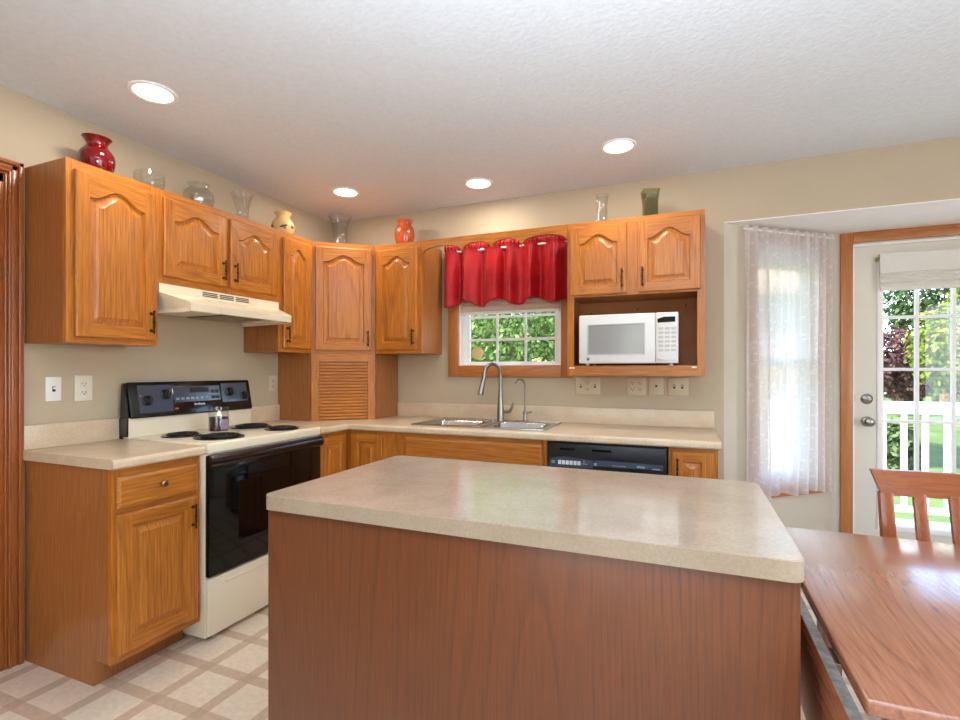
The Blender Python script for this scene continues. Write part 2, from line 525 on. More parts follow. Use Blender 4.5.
def lace_mat():
    m = bpy.data.materials.new('white_lace'); m.use_nodes = True
    nt = m.node_tree; N, L = nt.nodes, nt.links
    N.remove(N['Principled BSDF'])
    uv = N.new('ShaderNodeUVMap')
    d = N.new('ShaderNodeBsdfDiffuse'); d.inputs[0].default_value = lin((246, 244, 242))
    t = N.new('ShaderNodeBsdfTranslucent'); t.inputs[0].default_value = lin((246, 244, 242))
    x = N.new('ShaderNodeMixShader'); x.inputs[0].default_value = 0.62
    L.new(d.outputs[0], x.inputs[1]); L.new(t.outputs[0], x.inputs[2])
    tr = N.new('ShaderNodeBsdfTransparent')
    # flower motifs
    v = N.new('ShaderNodeTexVoronoi'); v.inputs['Scale'].default_value = 34; v.feature = 'F1'
    L.new(uv.outputs[0], v.inputs['Vector'])
    n = N.new('ShaderNodeTexNoise'); n.inputs['Scale'].default_value = 90; n.inputs['Detail'].default_value = 3
    L.new(uv.outputs[0], n.inputs['Vector'])
    a = N.new('ShaderNodeMath'); a.operation = 'MULTIPLY_ADD'; a.inputs[1].default_value = 0.8
    L.new(n.outputs['Fac'], a.inputs[0]); L.new(v.outputs['Distance'], a.inputs[2])
    r = N.new('ShaderNodeValToRGB')
    r.color_ramp.elements[0].position = 0.60; r.color_ramp.elements[0].color = (0.98, 0.98, 0.98, 1)
    r.color_ramp.elements[1].position = 0.76; r.color_ramp.elements[1].color = (0.84, 0.84, 0.84, 1)
    L.new(a.outputs[0], r.inputs[0])
    # punched dots along the leading edge
    c = N.new('ShaderNodeTexChecker'); c.inputs['Scale'].default_value = 130
    c.inputs['Color1'].default_value = (1, 1, 1, 1); c.inputs['Color2'].default_value = (0.25, 0.25, 0.25, 1)
    L.new(uv.outputs[0], c.inputs['Vector'])
    sp = N.new('ShaderNodeSeparateXYZ'); L.new(uv.outputs[0], sp.inputs[0])
    lt = N.new('ShaderNodeMath'); lt.operation = 'LESS_THAN'; lt.inputs[1].default_value = 0.07
    L.new(sp.outputs['X'], lt.inputs[0])
    mx = N.new('ShaderNodeMix'); mx.data_type = 'RGBA'
    L.new(lt.outputs[0], mx.inputs[0]); L.new(r.outputs[0], mx.inputs[6]); L.new(c.outputs[0], mx.inputs[7])
    out = N.new('ShaderNodeMixShader')
    L.new(mx.outputs[2], out.inputs[0]); L.new(tr.outputs[0], out.inputs[1]); L.new(x.outputs[0], out.inputs[2])
    L.new(out.outputs[0], N['Material Output'].inputs[0])
    return m
M['lace'] = lace_mat()

# ------------------------------------------------------------------ room shell
def wall_cells(bm, a0, a1, z0, z1, d0, d1, holes, axis='x', mi=0):
    """Box wall along an axis with rectangular holes (a0,a1,z0,z1)."""
    xs = sorted({a0, a1, *[v for h in holes for v in h[:2]]})
    zs = sorted({z0, z1, *[v for h in holes for v in h[2:]]})
    for i in range(len(xs) - 1):
        # merge vertically where possible
        for k in range(len(zs) - 1):
            cx, cz = (xs[i] + xs[i + 1]) / 2, (zs[k] + zs[k + 1]) / 2
            if any(h[0] < cx < h[1] and h[2] < cz < h[3] for h in holes):
                continue
            if axis == 'x': box(bm, xs[i], d0, zs[k], xs[i + 1], d1, zs[k + 1], mi)
            else: box(bm, d0, xs[i], zs[k], d1, xs[i + 1], zs[k + 1], mi)
    bmesh.ops.remove_doubles(bm, verts=bm.verts[:], dist=1e-5)
    # drop internal faces shared by two cells
    seen = {}
    for f in bm.faces:
        key = tuple(sorted(v.index for v in f.verts)) if False else tuple(sorted((round(v.co.x, 4), round(v.co.y, 4), round(v.co.z, 4)) for v in f.verts))
        seen.setdefault(key, []).append(f)
    dead = [f for fs in seen.values() if len(fs) > 1 for f in fs]
    bmesh.ops.delete(bm, geom=dead, context='FACES')

XR, YB = 5.70, -6.20
BAYZ = 2.14
bm = new(); box(bm, -0.12, YB - 0.12, -0.12, XR + 0.12, 1.0, 0.0)
struct(obj('floor', bm, M['floor'], smooth=False))
bm = new(); box(bm, -0.12, YB - 0.12, H, XR + 0.12, 0.12, H + 0.12)
struct(obj('ceiling', bm, M['ceil'], smooth=False))
bm = new(); wall_cells(bm, YB - 0.12, 0.12, 0, H, -0.12, 0, [(-2.95, -2.15, 0, 2.045)], 'y')
struct(obj('wall_left', bm, M['wall'], smooth=False))
WX0, WX1, WZ0, WZ1 = 1.125, 1.885, 1.262, 2.06
BX0, BX1 = 2.86, 5.26
bm = new(); wall_cells(bm, 0, XR, 0, H, 0, 0.12, [(WX0, WX1, WZ0, WZ1), (BX0, BX1, 0, BAYZ)], 'x')
struct(obj('wall_back', bm, M['wall'], smooth=False))
bm = new(); wall_cells(bm, YB - 0.12, 0.12, 0, H, XR, XR + 0.12, [(-4.0, -1.8, 0.6, 2.1)], 'y')
struct(obj('wall_right', bm, M['wall'], smooth=False))
bm = new(); wall_cells(bm, 0, XR, 0, H, YB - 0.12, YB, [(1.6, 4.2, 0.65, 2.15)], 'x')
struct(obj('wall_rear', bm, M['wall'], smooth=False))

# bay: angled wall with a window, straight wall with the glazed door, angled wall on the far side
AL = math.hypot(0.66, 0.56); AR = math.atan2(0.56, 0.66)
S0, S1, SZ0, SZ1 = 0.235, 0.745, 0.565, 2.06
bm = new(); wall_cells(bm, 0, AL, 0, BAYZ, 0, 0.12, [(S0, S1, SZ0, SZ1)], 'x')
struct(obj('wall_bay_left', bm, M['wall_bay'], loc=(BX0, 0, 0), rz=AR, smooth=False))
DX0, DX1, DZ1 = 3.630, 4.486, 2.062
bm = new(); wall_cells(bm, 3.52, 4.60, 0, BAYZ, 0.56, 0.68, [(DX0, DX1, 0, DZ1)], 'x')
struct(obj('wall_bay_back', bm, M['wall_bay'], smooth=False))
bm = new(); box(bm, 0, 0, 0, AL, 0.12, BAYZ)
struct(obj('wall_bay_right', bm, M['wall_bay'], loc=(4.60, 0.56, 0), rz=-AR, smooth=False))
bm = new(); prism(bm, [(2.6, 0.121), (5.5, 0.121), (5.5, 0.8), (2.6, 0.8)], BAYZ, BAYZ + 0.1)
prism(bm, [(BX0 + 0.002, 0.0008), (BX1 - 0.002, 0.0008), (4.599, 0.559), (3.521, 0.559)], BAYZ - 0.005, BAYZ - 0.0002)
struct(obj('ceiling_bay', bm, M['bayceil'], smooth=False))

# ------------------------------------------------------------------ windows and door
def frame_ring(bm, x0, x1, z0, z1, w, y0, y1, mi=0, bev=0.0):
    box(bm, x0, y0, z0, x0 + w, y1, z1, mi, bev)
    box(bm, x1 - w, y0, z0, x1, y1, z1, mi, bev)
    box(bm, x0 + w, y0, z0, x1 - w, y1, z0 + w, mi, bev)
    box(bm, x0 + w, y0, z1 - w, x1 - w, y1, z1, mi, bev)

def lite_grid(parent, x0, x1, z0, z1, cols, rows, y, mw=0.016, td=0.02, mat='vinyl'):
    for i in range(1, cols):
        x = x0 + (x1 - x0) * i / cols
        bm = new(); box(bm, x - mw / 2, y - td / 2, z0, x + mw / 2, y + td / 2, z1, 0, 0.003)
        obj('muntin', bm, M[mat], parent)
    for k in range(1, rows):
        z = z0 + (z1 - z0) * k / rows
        bm = new(); box(bm, x0, y - td / 2 + 0.001, z - mw / 2, x1, y + td / 2 - 0.001, z + mw / 2, 0, 0.003)
        obj('muntin', bm, M[mat], parent)

# kitchen window over the sink
w1 = sempty('window_1', (0, 0, 0))
bm = new(); frame_ring(bm, WX0, WX1, WZ0, WZ1, 0.012, 0.0, 0.12)
obj('jamb', bm, M['vinyl'], w1)
bm = new(); frame_ring(bm, WX0 + 0.012, WX1 - 0.012, WZ0 + 0.012, WZ1 - 0.012, 0.034, 0.03, 0.09, 0, 0.004)
obj('sash', bm, M['vinyl'], w1)
gx0, gx1, gz0, gz1 = 1.19, 1.826, 1.316, 2.01
bm = new(); frame_ring(bm, 1.166, 1.850, 1.296, 2.03, 0.026, 0.045, 0.075, 0, 0.004)
obj('sash_rail', bm, M['vinyl'], w1)
lite_grid(w1, gx0, gx1, 1.316, 1.316 + 0.163 * 4, 3, 4, 0.06, 0.018, 0.012)
bm = new(); box(bm, gx0 - 0.01, 0.066, gz0 - 0.01, gx1 + 0.01, 0.070, gz1 + 0.01)
obj('pane', bm, M['pane'], w1)
def casing(name, x0, x1, z0, z1, w, y0, y1, bottom=True, loc=(0, 0, 0), rz=0, top=True):
    bm = new()
    zb = z0 if bottom else z0
    box(bm, x0, y0, zb, x0 + w, y1, z1, 0, 0.005)
    box(bm, x1 - w, y0, zb, x1, y1, z1, 0, 0.005)
    if top: box(bm, x0 + w, y0, z1 - w, x1 - w, y1, z1, 1, 0.005)
    if bottom: box(bm, x0 + w, y0, z0, x1 - w, y1, z0 + w, 1, 0.005)
    # stepped inner bead
    return struct(obj(name, bm, [M['trim_v'], M['trim_h']], loc=loc, rz=rz))
casing('trim_1', 1.046, 1.964, 1.212, 2.11, 0.083, -0.018, 0.0)

# angled bay window
w2 = sempty('window_2', (BX0, 0, 0), AR)
bm = new(); frame_ring(bm, S0, S1, SZ0, SZ1, 0.014, 0.0, 0.12); obj('jamb', bm, M['trim_v'], w2)
bm = new(); frame_ring(bm, S0 + 0.014, S1 - 0.014, SZ0 + 0.014, SZ1 - 0.014, 0.04, 0.03, 0.085, 0, 0.004)
box(bm, S0 + 0.05, 0.035, 1.29, S1 - 0.05, 0.08, 1.335, 0, 0.004)
obj('sash', bm, M['vinyl'], w2)
bm = new(); box(bm, S0 + 0.04, 0.055, SZ0 + 0.04, S1 - 0.04, 0.059, SZ1 - 0.04); obj('pane', bm, M['pane'], w2)
bm = new()
box(bm, S0 - 0.06, -0.018, 0.50, S0, 0, 2.125, 0, 0.005)
box(bm, S1, -0.018, 0.50, S1 + 0.06, 0, 2.125, 0, 0.005)
box(bm, S0, -0.018, SZ1, S1, 0, 2.125, 1, 0.005)
box(bm, S0 - 0.06, -0.03, 0.482, S1 + 0.06, 0, 0.565, 1, 0.006)
struct(obj('trim_2', bm, [M['trim_v'], M['trim_h']], loc=(BX0, 0, 0), rz=AR))

# glazed door in the bay
d1 = sempty('door_1', (0, 0, 0))
SX0, SX1 = 3.646, 4.472
LX0, LX1, LZ0, LZ1 = 3.775, 4.343, 0.27, 1.935
bm = new(); wall_cells(bm, SX0, SX1, 0.012, 2.046, 0.575, 0.618, [(LX0, LX1, LZ0, LZ1)], 'x')
obj('slab', bm, M['doorpaint'], d1, smooth=False)
bm = new(); frame_ring(bm, LX0 - 0.012, LX1 + 0.012, LZ0 - 0.012, LZ1 + 0.012, 0.032, 0.563, 0.63, 0, 0.005)
obj('lite_frame', bm, M['vinyl'], d1)
lite_grid(d1, 3.793, 4.325, 0.288, 1.918, 3, 5, 0.597, 0.019, 0.03)
bm = new(); box(bm, 3.78, 0.595, 0.28, 4.34, 0.599, 1.93); obj('pane', bm, M['pane'], d1)
def rosette(name, x, z, knob):
    bm = new()
    lathe(bm, [(0.0, 0.012), (0.02, 0.012), (0.031, 0.006), (0.033, 0.0)], (0, 0, 0), 28, axis='y')
    for v in bm.verts: v.co.y = -v.co.y
    if knob:
        pr = [(0.011, -0.01), (0.011, -0.03), (0.018, -0.036), (0.026, -0.046), (0.028, -0.056), (0.024, -0.066), (0.012, -0.071), (0.0, -0.072)]
        lathe(bm, pr, (0, 0, 0), 28, axis='y')
    else:
        box(bm, -0.022, -0.026, -0.008, 0.022, -0.01, 0.008, 0, 0.005)
    return obj(name, bm, M['nickel'], d1, loc=(x, 0.575, z))
rosette('door_knob', 3.713, 0.935, True)
rosette('deadbolt', 3.711, 1.078, False)
bm = new(); box(bm, SX0 - 0.016, 0.565, 0, SX0 - 0.001, 0.64, 2.06); box(bm, SX1 + 0.001, 0.565, 0, SX1 + 0.014, 0.64, 2.06)
box(bm, SX0 - 0.001, 0.565, 2.047, SX1 + 0.001, 0.64, 2.062)
obj('weatherstrip', bm, M['vinyl'], d1, smooth=False)
bm = new(); box(bm, SX0 - 0.003, 0.566, 1.06, SX0 + 0.001, 0.574, 1.10); box(bm, SX0 - 0.003, 0.566, 0.915, SX0 + 0.001, 0.574, 0.955)
pieces('strike_plate', bm, M['slot'], d1)
casing('trim_3', 3.566, 4.55, 0.0, 2.135, 0.066, 0.542, 0.56, bottom=False)

# left doorway: stained casing and closed door leaf
bm = new()
for (a, b_, t) in ((-2.064, -2.082, 0.026), (-2.082, -2.104, 0.018), (-2.104, -2.116, 0.022), (-2.116, -2.126, 0.014), (-2.126, -2.165, 0.010)):
    box(bm, 0, a, 0, t, b_, 2.147 - (-2.064 - a), 0, 0.003)
    zt = 2.147 - (-2.064 - a); zl = 2.147 - (-2.064 - b_)
    box(bm, 0, b_ if False else -2.99, zl, t, a - 0.0005, zt, 1, 0.003)
box(bm, 0, -3.01, 0, 0.02, -2.945, 2.06, 0, 0.004)
struct(obj('trim_4', bm, [M['cherry_trim'], wood('stained_trim_across', (172, 96, 42), (128, 66, 27), 'y', rough=0.3)]))
dl = sempty('door_2', (0, 0, 0))
bm = new(); box(bm, -0.075, -2.945, 0.01, -0.035, -2.155, 2.04, 0, 0.003)
obj('slab', bm, M['cherry_trim'], dl)
bm = new()
for z0, z1 in ((0.25, 0.95), (1.1, 1.9)):
    box(bm, -0.04, -2.83, z0, -0.028, -2.24, z1, 0, 0.006)
pieces('raised_panel', bm, M['cherry_trim'], dl)

# ------------------------------------------------------------------ recessed ceiling lights
def ceiling_light(x, y, label):
    t = thing('recessed_light', label, 'ceiling light', (x, y, H), group='recessed ceiling lights')
    bm = new()
    lathe(bm, [(0.094, 0.0), (0.094, -0.003), (0.090, -0.007), (0.080, -0.007), (0.075, -0.004), (0.075, 0.0)], (0, 0, 0), 40, closed=True)
    obj('trim_ring', bm, M['white'], t)
    bm = new()
    lathe(bm, [(0.0752, -0.0035), (0.0, -0.0035)], (0, 0, 0), 40)
    obj('lens', bm, M['lens'], t)
    d = bpy.data.lights.new('recessed_lamp', 'AREA')
    d.shape = 'DISK'; d.size = 0.14; d.energy = 5.0; d.color = (1.0, 0.91, 0.78)
    l = bpy.data.objects.new('recessed_lamp', d)
    l.location = (x, y, H - 0.012)
    COL.objects.link(l)
ceiling_light(0.535, -1.85, 'large round recessed ceiling light in front of the red vase cabinet')
ceiling_light(0.54, -0.54, 'round recessed ceiling light above the corner cabinet and tall glass vase')
ceiling_light(1.425, -0.345, 'round recessed ceiling light above the red window valance')
ceiling_light(2.32, -0.55, 'round recessed ceiling light above the microwave cabinet')

# ------------------------------------------------------------------ cabinet pieces
TH = 0.019
def arch_z(t, ah):
    a = abs(t)
    if a > 0.86: return 0.0
    return ah * (0.5 + 0.5 * cos(pi * a / 0.86)) ** 0.85

def door_mesh(w, h, arch=0.05, st=0.052, K=20):
    """Raised panel door. x 0..w, z 0..h, back at y=0, front at y=-TH. mats: 0 stile, 1 rail."""
    bm = new()
    c = 0.005
    ftop = -TH
    rim = -TH + 0.004
    # outer edge
    o0 = [(0, 0), (w, 0), (w, h), (0, h)]
    o1 = [(c, c), (w - c, c), (w - c, h - c), (c, h - c)]
    def vs(pts, y): return [bm.verts.new((p[0], y, p[1])) for p in pts]
    a, b2, t2 = vs(o0, 0), vs(o0, rim), vs(o1, ftop)
    f = bm.faces.new(a); f.material_index = 0
    for i in range(4):
        j = (i + 1) % 4
        mi = 1 if i in (0, 2) else 0
        for lo, hi in ((a, b2), (b2, t2)):
            f = bm.faces.new((lo[i], lo[j], hi[j], hi[i])); f.material_index = mi
    xl, xr = st, w - st
    zb, zt = st, h - st - arch
    def outline(d):
        pts = [(xl + d, zb + d), (xr - d, zb + d), (xr - d, zt - d)]
        for k in range(1, K):
            t = 1 - 2 * k / K
            x = (xl + xr) / 2 + t * ((xr - xl) / 2 - d)
            pts.append((x, zt - d + arch_z(t, arch)))
        pts.append((xl + d, zt - d))
        return pts
    op = outline(0)
    L0 = vs(op, ftop)
    n = len(op)
    # stiles
    bl = bm.verts.new((xl, ftop, c)); br = bm.verts.new((xr, ftop, c))
    tl = bm.verts.new((xl, ftop, h - c)); tr = bm.verts.new((xr, ftop, h - c))
    f = bm.faces.new((t2[0], bl, L0[0], L0[-1], tl, t2[3])); f.material_index = 0
    f = bm.faces.new((br, t2[1], t2[2], tr, L0[2], L0[1])); f.material_index = 0
    f = bm.faces.new((bl, br, L0[1], L0[0])); f.material_index = 1
    prev_top, prev = tr, L0[2]
    for k in range(3, n):
        vtop = tl if k == n - 1 else bm.verts.new((op[k][0], ftop, h - c))
        f = bm.faces.new((prev, prev_top, vtop, L0[k])); f.material_index = 1
        prev_top, prev = vtop, L0[k]
    # moulded opening, groove, raised panel
    loops = [L0, vs(outline(0.005), ftop + 0.0105), vs(outline(0.011), ftop + 0.0105), vs(outline(0.034), ftop + 0.003), vs(outline(0.036), ftop + 0.0015)]
    for q in range(len(loops) - 1):
        A, Bq = loops[q], loops[q + 1]
        for i in range(n):
            j = (i + 1) % n
            mi = 0 if (q >= 1 or i in (1, n - 1)) else 1
            f = bm.faces.new((A[i], A[j], Bq[j], Bq[i])); f.material_index = mi
    # panel field as strips
    P = loops[-1]
    zmid = zb + 0.036
    lowers = [P[0], P[1]]
    prev, prevlow = P[2], P[1]
    for k in range(3, n):
        low = P[0] if k == n - 1 else bm.verts.new((P[k].co.x, P[0].co.y, zmid))
        f = bm.faces.new((prevlow, prev, P[k], low)); f.material_index = 0
        prev, prevlow = P[k], low
    return bm

def pull_mesh():
    """Ornate vertical bar pull, centred at origin, standing off towards -y."""
    bm = new()
    pr = [(0.0, -0.056), (0.004, -0.053), (0.0055, -0.048), (0.003, -0.043), (0.0038, -0.03), (0.0055, -0.016), (0.0035, -0.012),
          (0.006, -0.006), (0.006, 0.006), (0.0035, 0.012), (0.0055, 0.016), (0.0038, 0.03), (0.003, 0.043), (0.0055, 0.048), (0.004, 0.053), (0.0, 0.056)]
    lathe(bm, pr, (0, -0.021, 0), 10)
    for z in (-0.040, 0.040):
        tube(bm, [(0, 0, z), (0, -0.021, z)], 0.0035, 8)
        lathe(bm, [(0.008, 0.0), (0.006, -0.004), (0.0, -0.005)], (0, 0, z), 12, axis='y')
    return bm

PULL = None
def add_pull(door, x, z):
    global PULL
    if PULL is None:
        PULL = obj('handle', pull_mesh(), M['pull'], door, loc=(x, -TH, z))
        return PULL
    c = PULL.copy(); COL.objects.link(c); c.parent = door; c.location = (x, -TH, z)
    return c

def add_door(root, x0, x1, z0, z1, yf, handle=None, arch=0.05, hz='low', loc=None, rz=0.0, st=0.052):
    """yf: local y of the face frame front."""
    d = obj('door', door_mesh(x1 - x0, z1 - z0, arch, st), [M['oak_v'], M['oak_h']], root, loc=(loc or (x0, yf - 0.001, z0)), rz=rz, angle=25)
    w, h = x1 - x0, z1 - z0
    if handle:
        hx = 0.026 if handle == 'L' else w - 0.026
        zz = 0.085 if hz == 'low' else h - 0.085
        add_pull(d, hx, zz)
    return d

def face_frame(root, w, z0, z1, yf, stiles, rails, name='face_frame'):
    bm = new()
    for a, b_ in stiles: box(bm, a, yf, z0, b_, yf + TH, z1, 0)
    for (a, b_, c_, d_) in rails: box(bm, a, yf, c_, b_, yf + TH, d_, 1)
    return obj(name, bm, [M['oak_v'], M['oak_h']], root, smooth=False)

UD = 0.295          # face of the upper cabinets
UDB = 0.310         # face of the upper cabinets on the back wall
T, Bz = 2.140, 1.3765
R90 = pi / 2

def upper_cabinet(label, loc, rz, w, h, doors, bottom_rail=0.04, top_rail=0.045, ud=UD):
    t = thing('wall_cabinet', label, 'cabinet', loc, rz)
    bm = new(); box(bm, 0, -(ud - TH), 0, w, -0.001, h, 0, 0.0015, 1)
    obj('carcass', bm, M['veneer'], t)
    st = [(0, 0.036), (w - 0.036, w)]
    if len(doors) == 2:
        m = (doors[0][1] + doors[1][0]) / 2
        st.append((m - 0.035, m + 0.035))
    st.sort()
    rails = []
    for i in range(len(st) - 1):
        rails.append((st[i][1], st[i + 1][0], 0, bottom_rail)); rails.append((st[i][1], st[i + 1][0], h - top_rail, h))
    face_frame(t, w, 0, h, -ud, st, rails)
    for (x0, x1, z0, z1, hd) in doors:
        add_door(t, x0, x1, z0, z1, -ud, hd)
    return t

YA0, YA1, YC0, YC1 = -2.052, -1.664, -0.888, -0.592
upper_cabinet('tall oak wall cabinet with one arched door under the red vase', (0, YA0, Bz), R90, YA1 - YA0, T - Bz,
              [(0.028, YA1 - YA0 - 0.018, 0.026, T - Bz - 0.040, 'R')])
wh = YC0 - YA1
upper_cabinet('short two-door oak wall cabinet directly above the range hood', (0, YA1, 1.684), R90, wh, T - 1.684,
              [(0.022, 0.382, 0.036, T - 1.684 - 0.036, 'R'), (0.408, wh - 0.030, 0.036, T - 1.684 - 0.036, 'L')])
wc = YC1 - YC0
upper_cabinet('narrow oak wall cabinet with one arched door to the right of the hood', (0, YC0, Bz), R90, wc, T - Bz,
              [(0.030, wc - 0.012, 0.026, T - Bz - 0.040, 'L')])

# diagonal corner cabinet
DP0, DP1 = Vector((UD, YC1, 0)), Vector((0.618, -UDB, 0))
DL = (DP1 - DP0).length; DA = math.atan2(DP1.y - DP0.y, DP1.x - DP0.x)
nrm = Vector((sin(DA), -cos(DA), 0))          # outwards
def diag_body(root, z0, z1, mat):
    off = nrm * (-TH)
    p0, p1 = DP0 + off, DP1 + off
    bm = new()
    e = 0.0015
    prism(bm, [(0.001, -0.001), (0.001, YC1 + e), (UD - TH, YC1 + e), (p0.x, p0.y + e), (p1.x - e, p1.y), (0.618 - e, -UDB + TH), (0.618 - e, -0.001)], z0, z1)
    return obj('carcass', bm, mat, root, smooth=False)
def diag_frame(root, z0, z1, st, rails):
    bm = new()
    for a, b_ in st: box(bm, a, 0, z0, b_, TH, z1, 0)
    for a, b_, c_, d_ in rails: box(bm, a, 0, c_, b_, TH, d_, 1)
    return obj('face_frame', bm, [M['oak_v'], M['oak_h']], root, loc=(DP0.x, DP0.y, 0), rz=DA, smooth=False)
t = thing('corner_cabinet', 'diagonal oak wall cabinet in the corner holding the tall flared vase', 'cabinet', (0, 0, Bz))
h = T - Bz
diag_body(t, 0, h, M['veneer'])
diag_frame(t, 0, h, [(0.0, 0.045), (DL - 0.045, DL)], [(0.045, DL - 0.045, 0, 0.04), (0.045, DL - 0.045, h - 0.045, h)])
pd = DP0 + Vector((cos(DA), sin(DA), 0)) * 0.026 + nrm * 0.001
add_door(t, 0.026, DL - 0.026, 0.020, h - 0.034, 0, 'R', loc=(pd.x, pd.y, 0.020), rz=DA)

t = thing('appliance_garage', 'oak appliance garage with a slatted roll-up door on the corner counter', 'cabinet', (0, 0, 0.9145))
h = Bz - 0.9145 - 0.001
diag_body(t, 0, h, M['veneer'])
diag_frame(t, 0, h, [(0.0, 0.052), (DL - 0.052, DL)], [(0.052, DL - 0.052, h - 0.055, h)])
bm = new()
ns = 18
z1s = h - 0.060
for i in range(ns):
    z0 = 0.004 + (z1s - 0.004) * i / ns; z1 = 0.004 + (z1s - 0.004) * (i + 1) / ns
    prism(bm, [(-0.001 + TH, z0), (0.009, z0), (0.0055, z0 + 0.003), (0.005, (z0 + z1) / 2), (0.0055, z1 - 0.003), (0.009, z1 - 0.0015), (TH - 0.001, z1 - 0.0015)], 0.053, DL - 0.053, 'x')
obj('tambour_door', bm, M['oak_h'], t, loc=(DP0.x, DP0.y, 0), rz=DA, angle=60)

DX = 0.620; DW = 0.372
upper_cabinet('oak wall cabinet with one arched door under the orange vase', (DX, 0, Bz), 0, DW, T - Bz,
              [(0.020, DW - 0.030, 0.026, T - Bz - 0.040, 'R')], ud=UDB)

# microwave cabinet: two doors over an open shelf
MX0, MX1, MB = 1.991, 2.750, 1.229
t = thing('microwave_cabinet', 'oak cabinet with two arched doors over an open microwave shelf', 'cabinet', (MX0, 0, MB))
w, h = MX1 - MX0, T - MB
op0, op1 = 0.058, 0.466      # open shelf from/to
bm = new()
yb = -(UDB - TH)
box(bm, 0, yb, 0, 0.016, -0.001, h, 0); box(bm, w - 0.016, yb, 0, w, -0.001, h, 0)
box(bm, 0.016, yb, op1, w - 0.016, -0.001, h, 0)
obj('carcass', bm, M['veneer'], t, smooth=False)
bm = new(); box(bm, 0.016, -0.012, 0.02, w - 0.016, -0.001, op1, 0); obj('back_panel', bm, M['inside'], t, smooth=False)
bm = new(); box(bm, 0.016, yb, 0.038, w - 0.016, -0.012, 0.058, 0); obj('shelf', bm, M['oak_h'], t, smooth=False)
bm = new()
for (x, z) in ((0.09, 0.40), (0.38, 0.415), (0.66, 0.425)): lathe(bm, [(0.006, -0.0125), (0.0, -0.016)], (x, 0, z), 10, axis='y')
pieces('screw', bm, M['slot'], t)
mid = (2.338 + 2.399) / 2 - MX0
face_frame(t, w, 0, h, -UDB, [(0, 0.040), (w - 0.040, w)],
           [(0.04, w - 0.04, 0, op0), (0.04, w - 0.04, op1, op1 + 0.03), (0.04, w - 0.04, h - 0.05, h)])
bm = new(); box(bm, mid - 0.035, -UDB, op1 + 0.03, mid + 0.035, -UDB + TH, h - 0.05); box(bm, 0.04, -UDB + 0.004, op1 + 0.03, mid - 0.035, -UDB + TH, h - 0.05); box(bm, mid + 0.035, -UDB + 0.004, op1 + 0.03, w - 0.04, -UDB + TH, h - 0.05)
obj('centre_stile', bm, M['oak_v'], t, smooth=False)
bm = new(); box(bm, 0.012, -UDB - 0.003, 0.040, 0.045, -UDB, 0.050, 0, 0.001, 1); box(bm, w - 0.068, -UDB - 0.003, 0.042, w - 0.042, -UDB, 0.052, 0, 0.001, 1)
pieces('shelf_clip', bm, M['plate'], t)
add_door(t, 2.012 - MX0, 2.338 - MX0, 0.476, h - 0.030, -UDB, 'R')
add_door(t, 2.399 - MX0, 2.727 - MX0, 0.476, h - 0.030, -UDB, 'L')

# scalloped valance board over the sink window
VX0, VX1 = 0.993, 1.990
bm = new()
arcs = [(VX0, 1.29), (1.29, 1.50), (1.50, 1.70), (1.70, VX1)]
K = 12
zb = 2.048
for (a, b_) in arcs:
    for k in range(K):
        xa, xb = a + (b_ - a) * k / K, a + (b_ - a) * (k + 1) / K
        def zz(x):
            u = 2 * (x - a) / (b_ - a) - 1
            return zb + 0.046 * math.sqrt(max(0, 1 - u * u)) ** 0.9
        prism(bm, [(xa, zz(xa)), (xb, zz(xb)), (xb, T), (xa, T)], -UDB, -UDB + TH, 'y')
bmesh.ops.remove_doubles(bm, verts=bm.verts[:], dist=1e-5)
tag(obj('valance_board', bm, M['oak_h'], smooth=False), 'scalloped oak board bridging the cabinets above the red curtain', 'valance board')

# ------------------------------------------------------------------ base cabinets
BD = 0.585
CT0, CT1 = 0.874, 0.914
TOE = [(0, 0), (-0.475, 0), (-0.475, 0.105), (-(BD - TH), 0.105), (-(BD - TH), CT0), (0, CT0)]
def base_carcass(root, x0, x1, mat='veneer'):
    bm = new(); prism(bm, [(min(-0.001, p[0]), max(0.0005, p[1])) for p in TOE], x0, x1, 'x')
    return obj('carcass', bm, M[mat], root, smooth=False)
def drawer_front(root, x0, x1, z0, z1, knob=True):
    w, h = x1 - x0, z1 - z0
    bm = new()
    prism(bm, [(0, 0), (w, 0), (w, h), (0, h)], -TH + 0.006, 0, 'y')
    c = 0.012
    vo = [bm.verts.new((x, -TH + 0.006, z)) for x, z in ((0, 0), (w, 0), (w, h), (0, h))]
    vi = [bm.verts.new((x, -TH, z)) for x, z in ((c, c), (w - c, c), (w - c, h - c), (c, h - c))]
    for i in range(4):
        bm.faces.new((vo[i], vo[(i + 1) % 4], vi[(i + 1) % 4], vi[i]))
    bm.faces.new(vi)
    bmesh.ops.remove_doubles(bm, verts=bm.verts[:], dist=1e-5)
    d = obj('drawer' if knob else 'false_drawer_front', bm, M['oak_h'], root, loc=(x0, -BD - 0.001, z0), angle=20)
    if knob:
        kb = new()
        lathe(kb, [(0.006, 0.0), (0.005, -0.010), (0.010, -0.014), (0.0155, -0.020), (0.0155, -0.026), (0.010, -0.031), (0.0, -0.032)], (0, 0, 0), 20, axis='y')
        obj('knob', kb, M['knob'], d, loc=(w / 2, -TH, h * 0.55))
    return d

LB0, LB1 = -2.052, -1.668
t = thing('base_cabinet', 'oak base cabinet with one drawer over one door left of the range', 'cabinet', (0, LB0, 0), R90)
w = LB1 - LB0
base_carcass(t, 0, w)
face_frame(t, w, 0.105, CT0, -BD, [(0, 0.036), (w - 0.036, w)], [(0.036, w - 0.036, 0.105, 0.14), (0.036, w - 0.036, 0.690, 0.712), (0.036, w - 0.036, 0.835, CT0)])
drawer_front(t, 0.014, w - 0.022, 0.714, 0.838)
add_door(t, 0.014, w - 0.022, 0.135, 0.690, -BD, 'R', arch=0.0, hz='high', st=0.055)

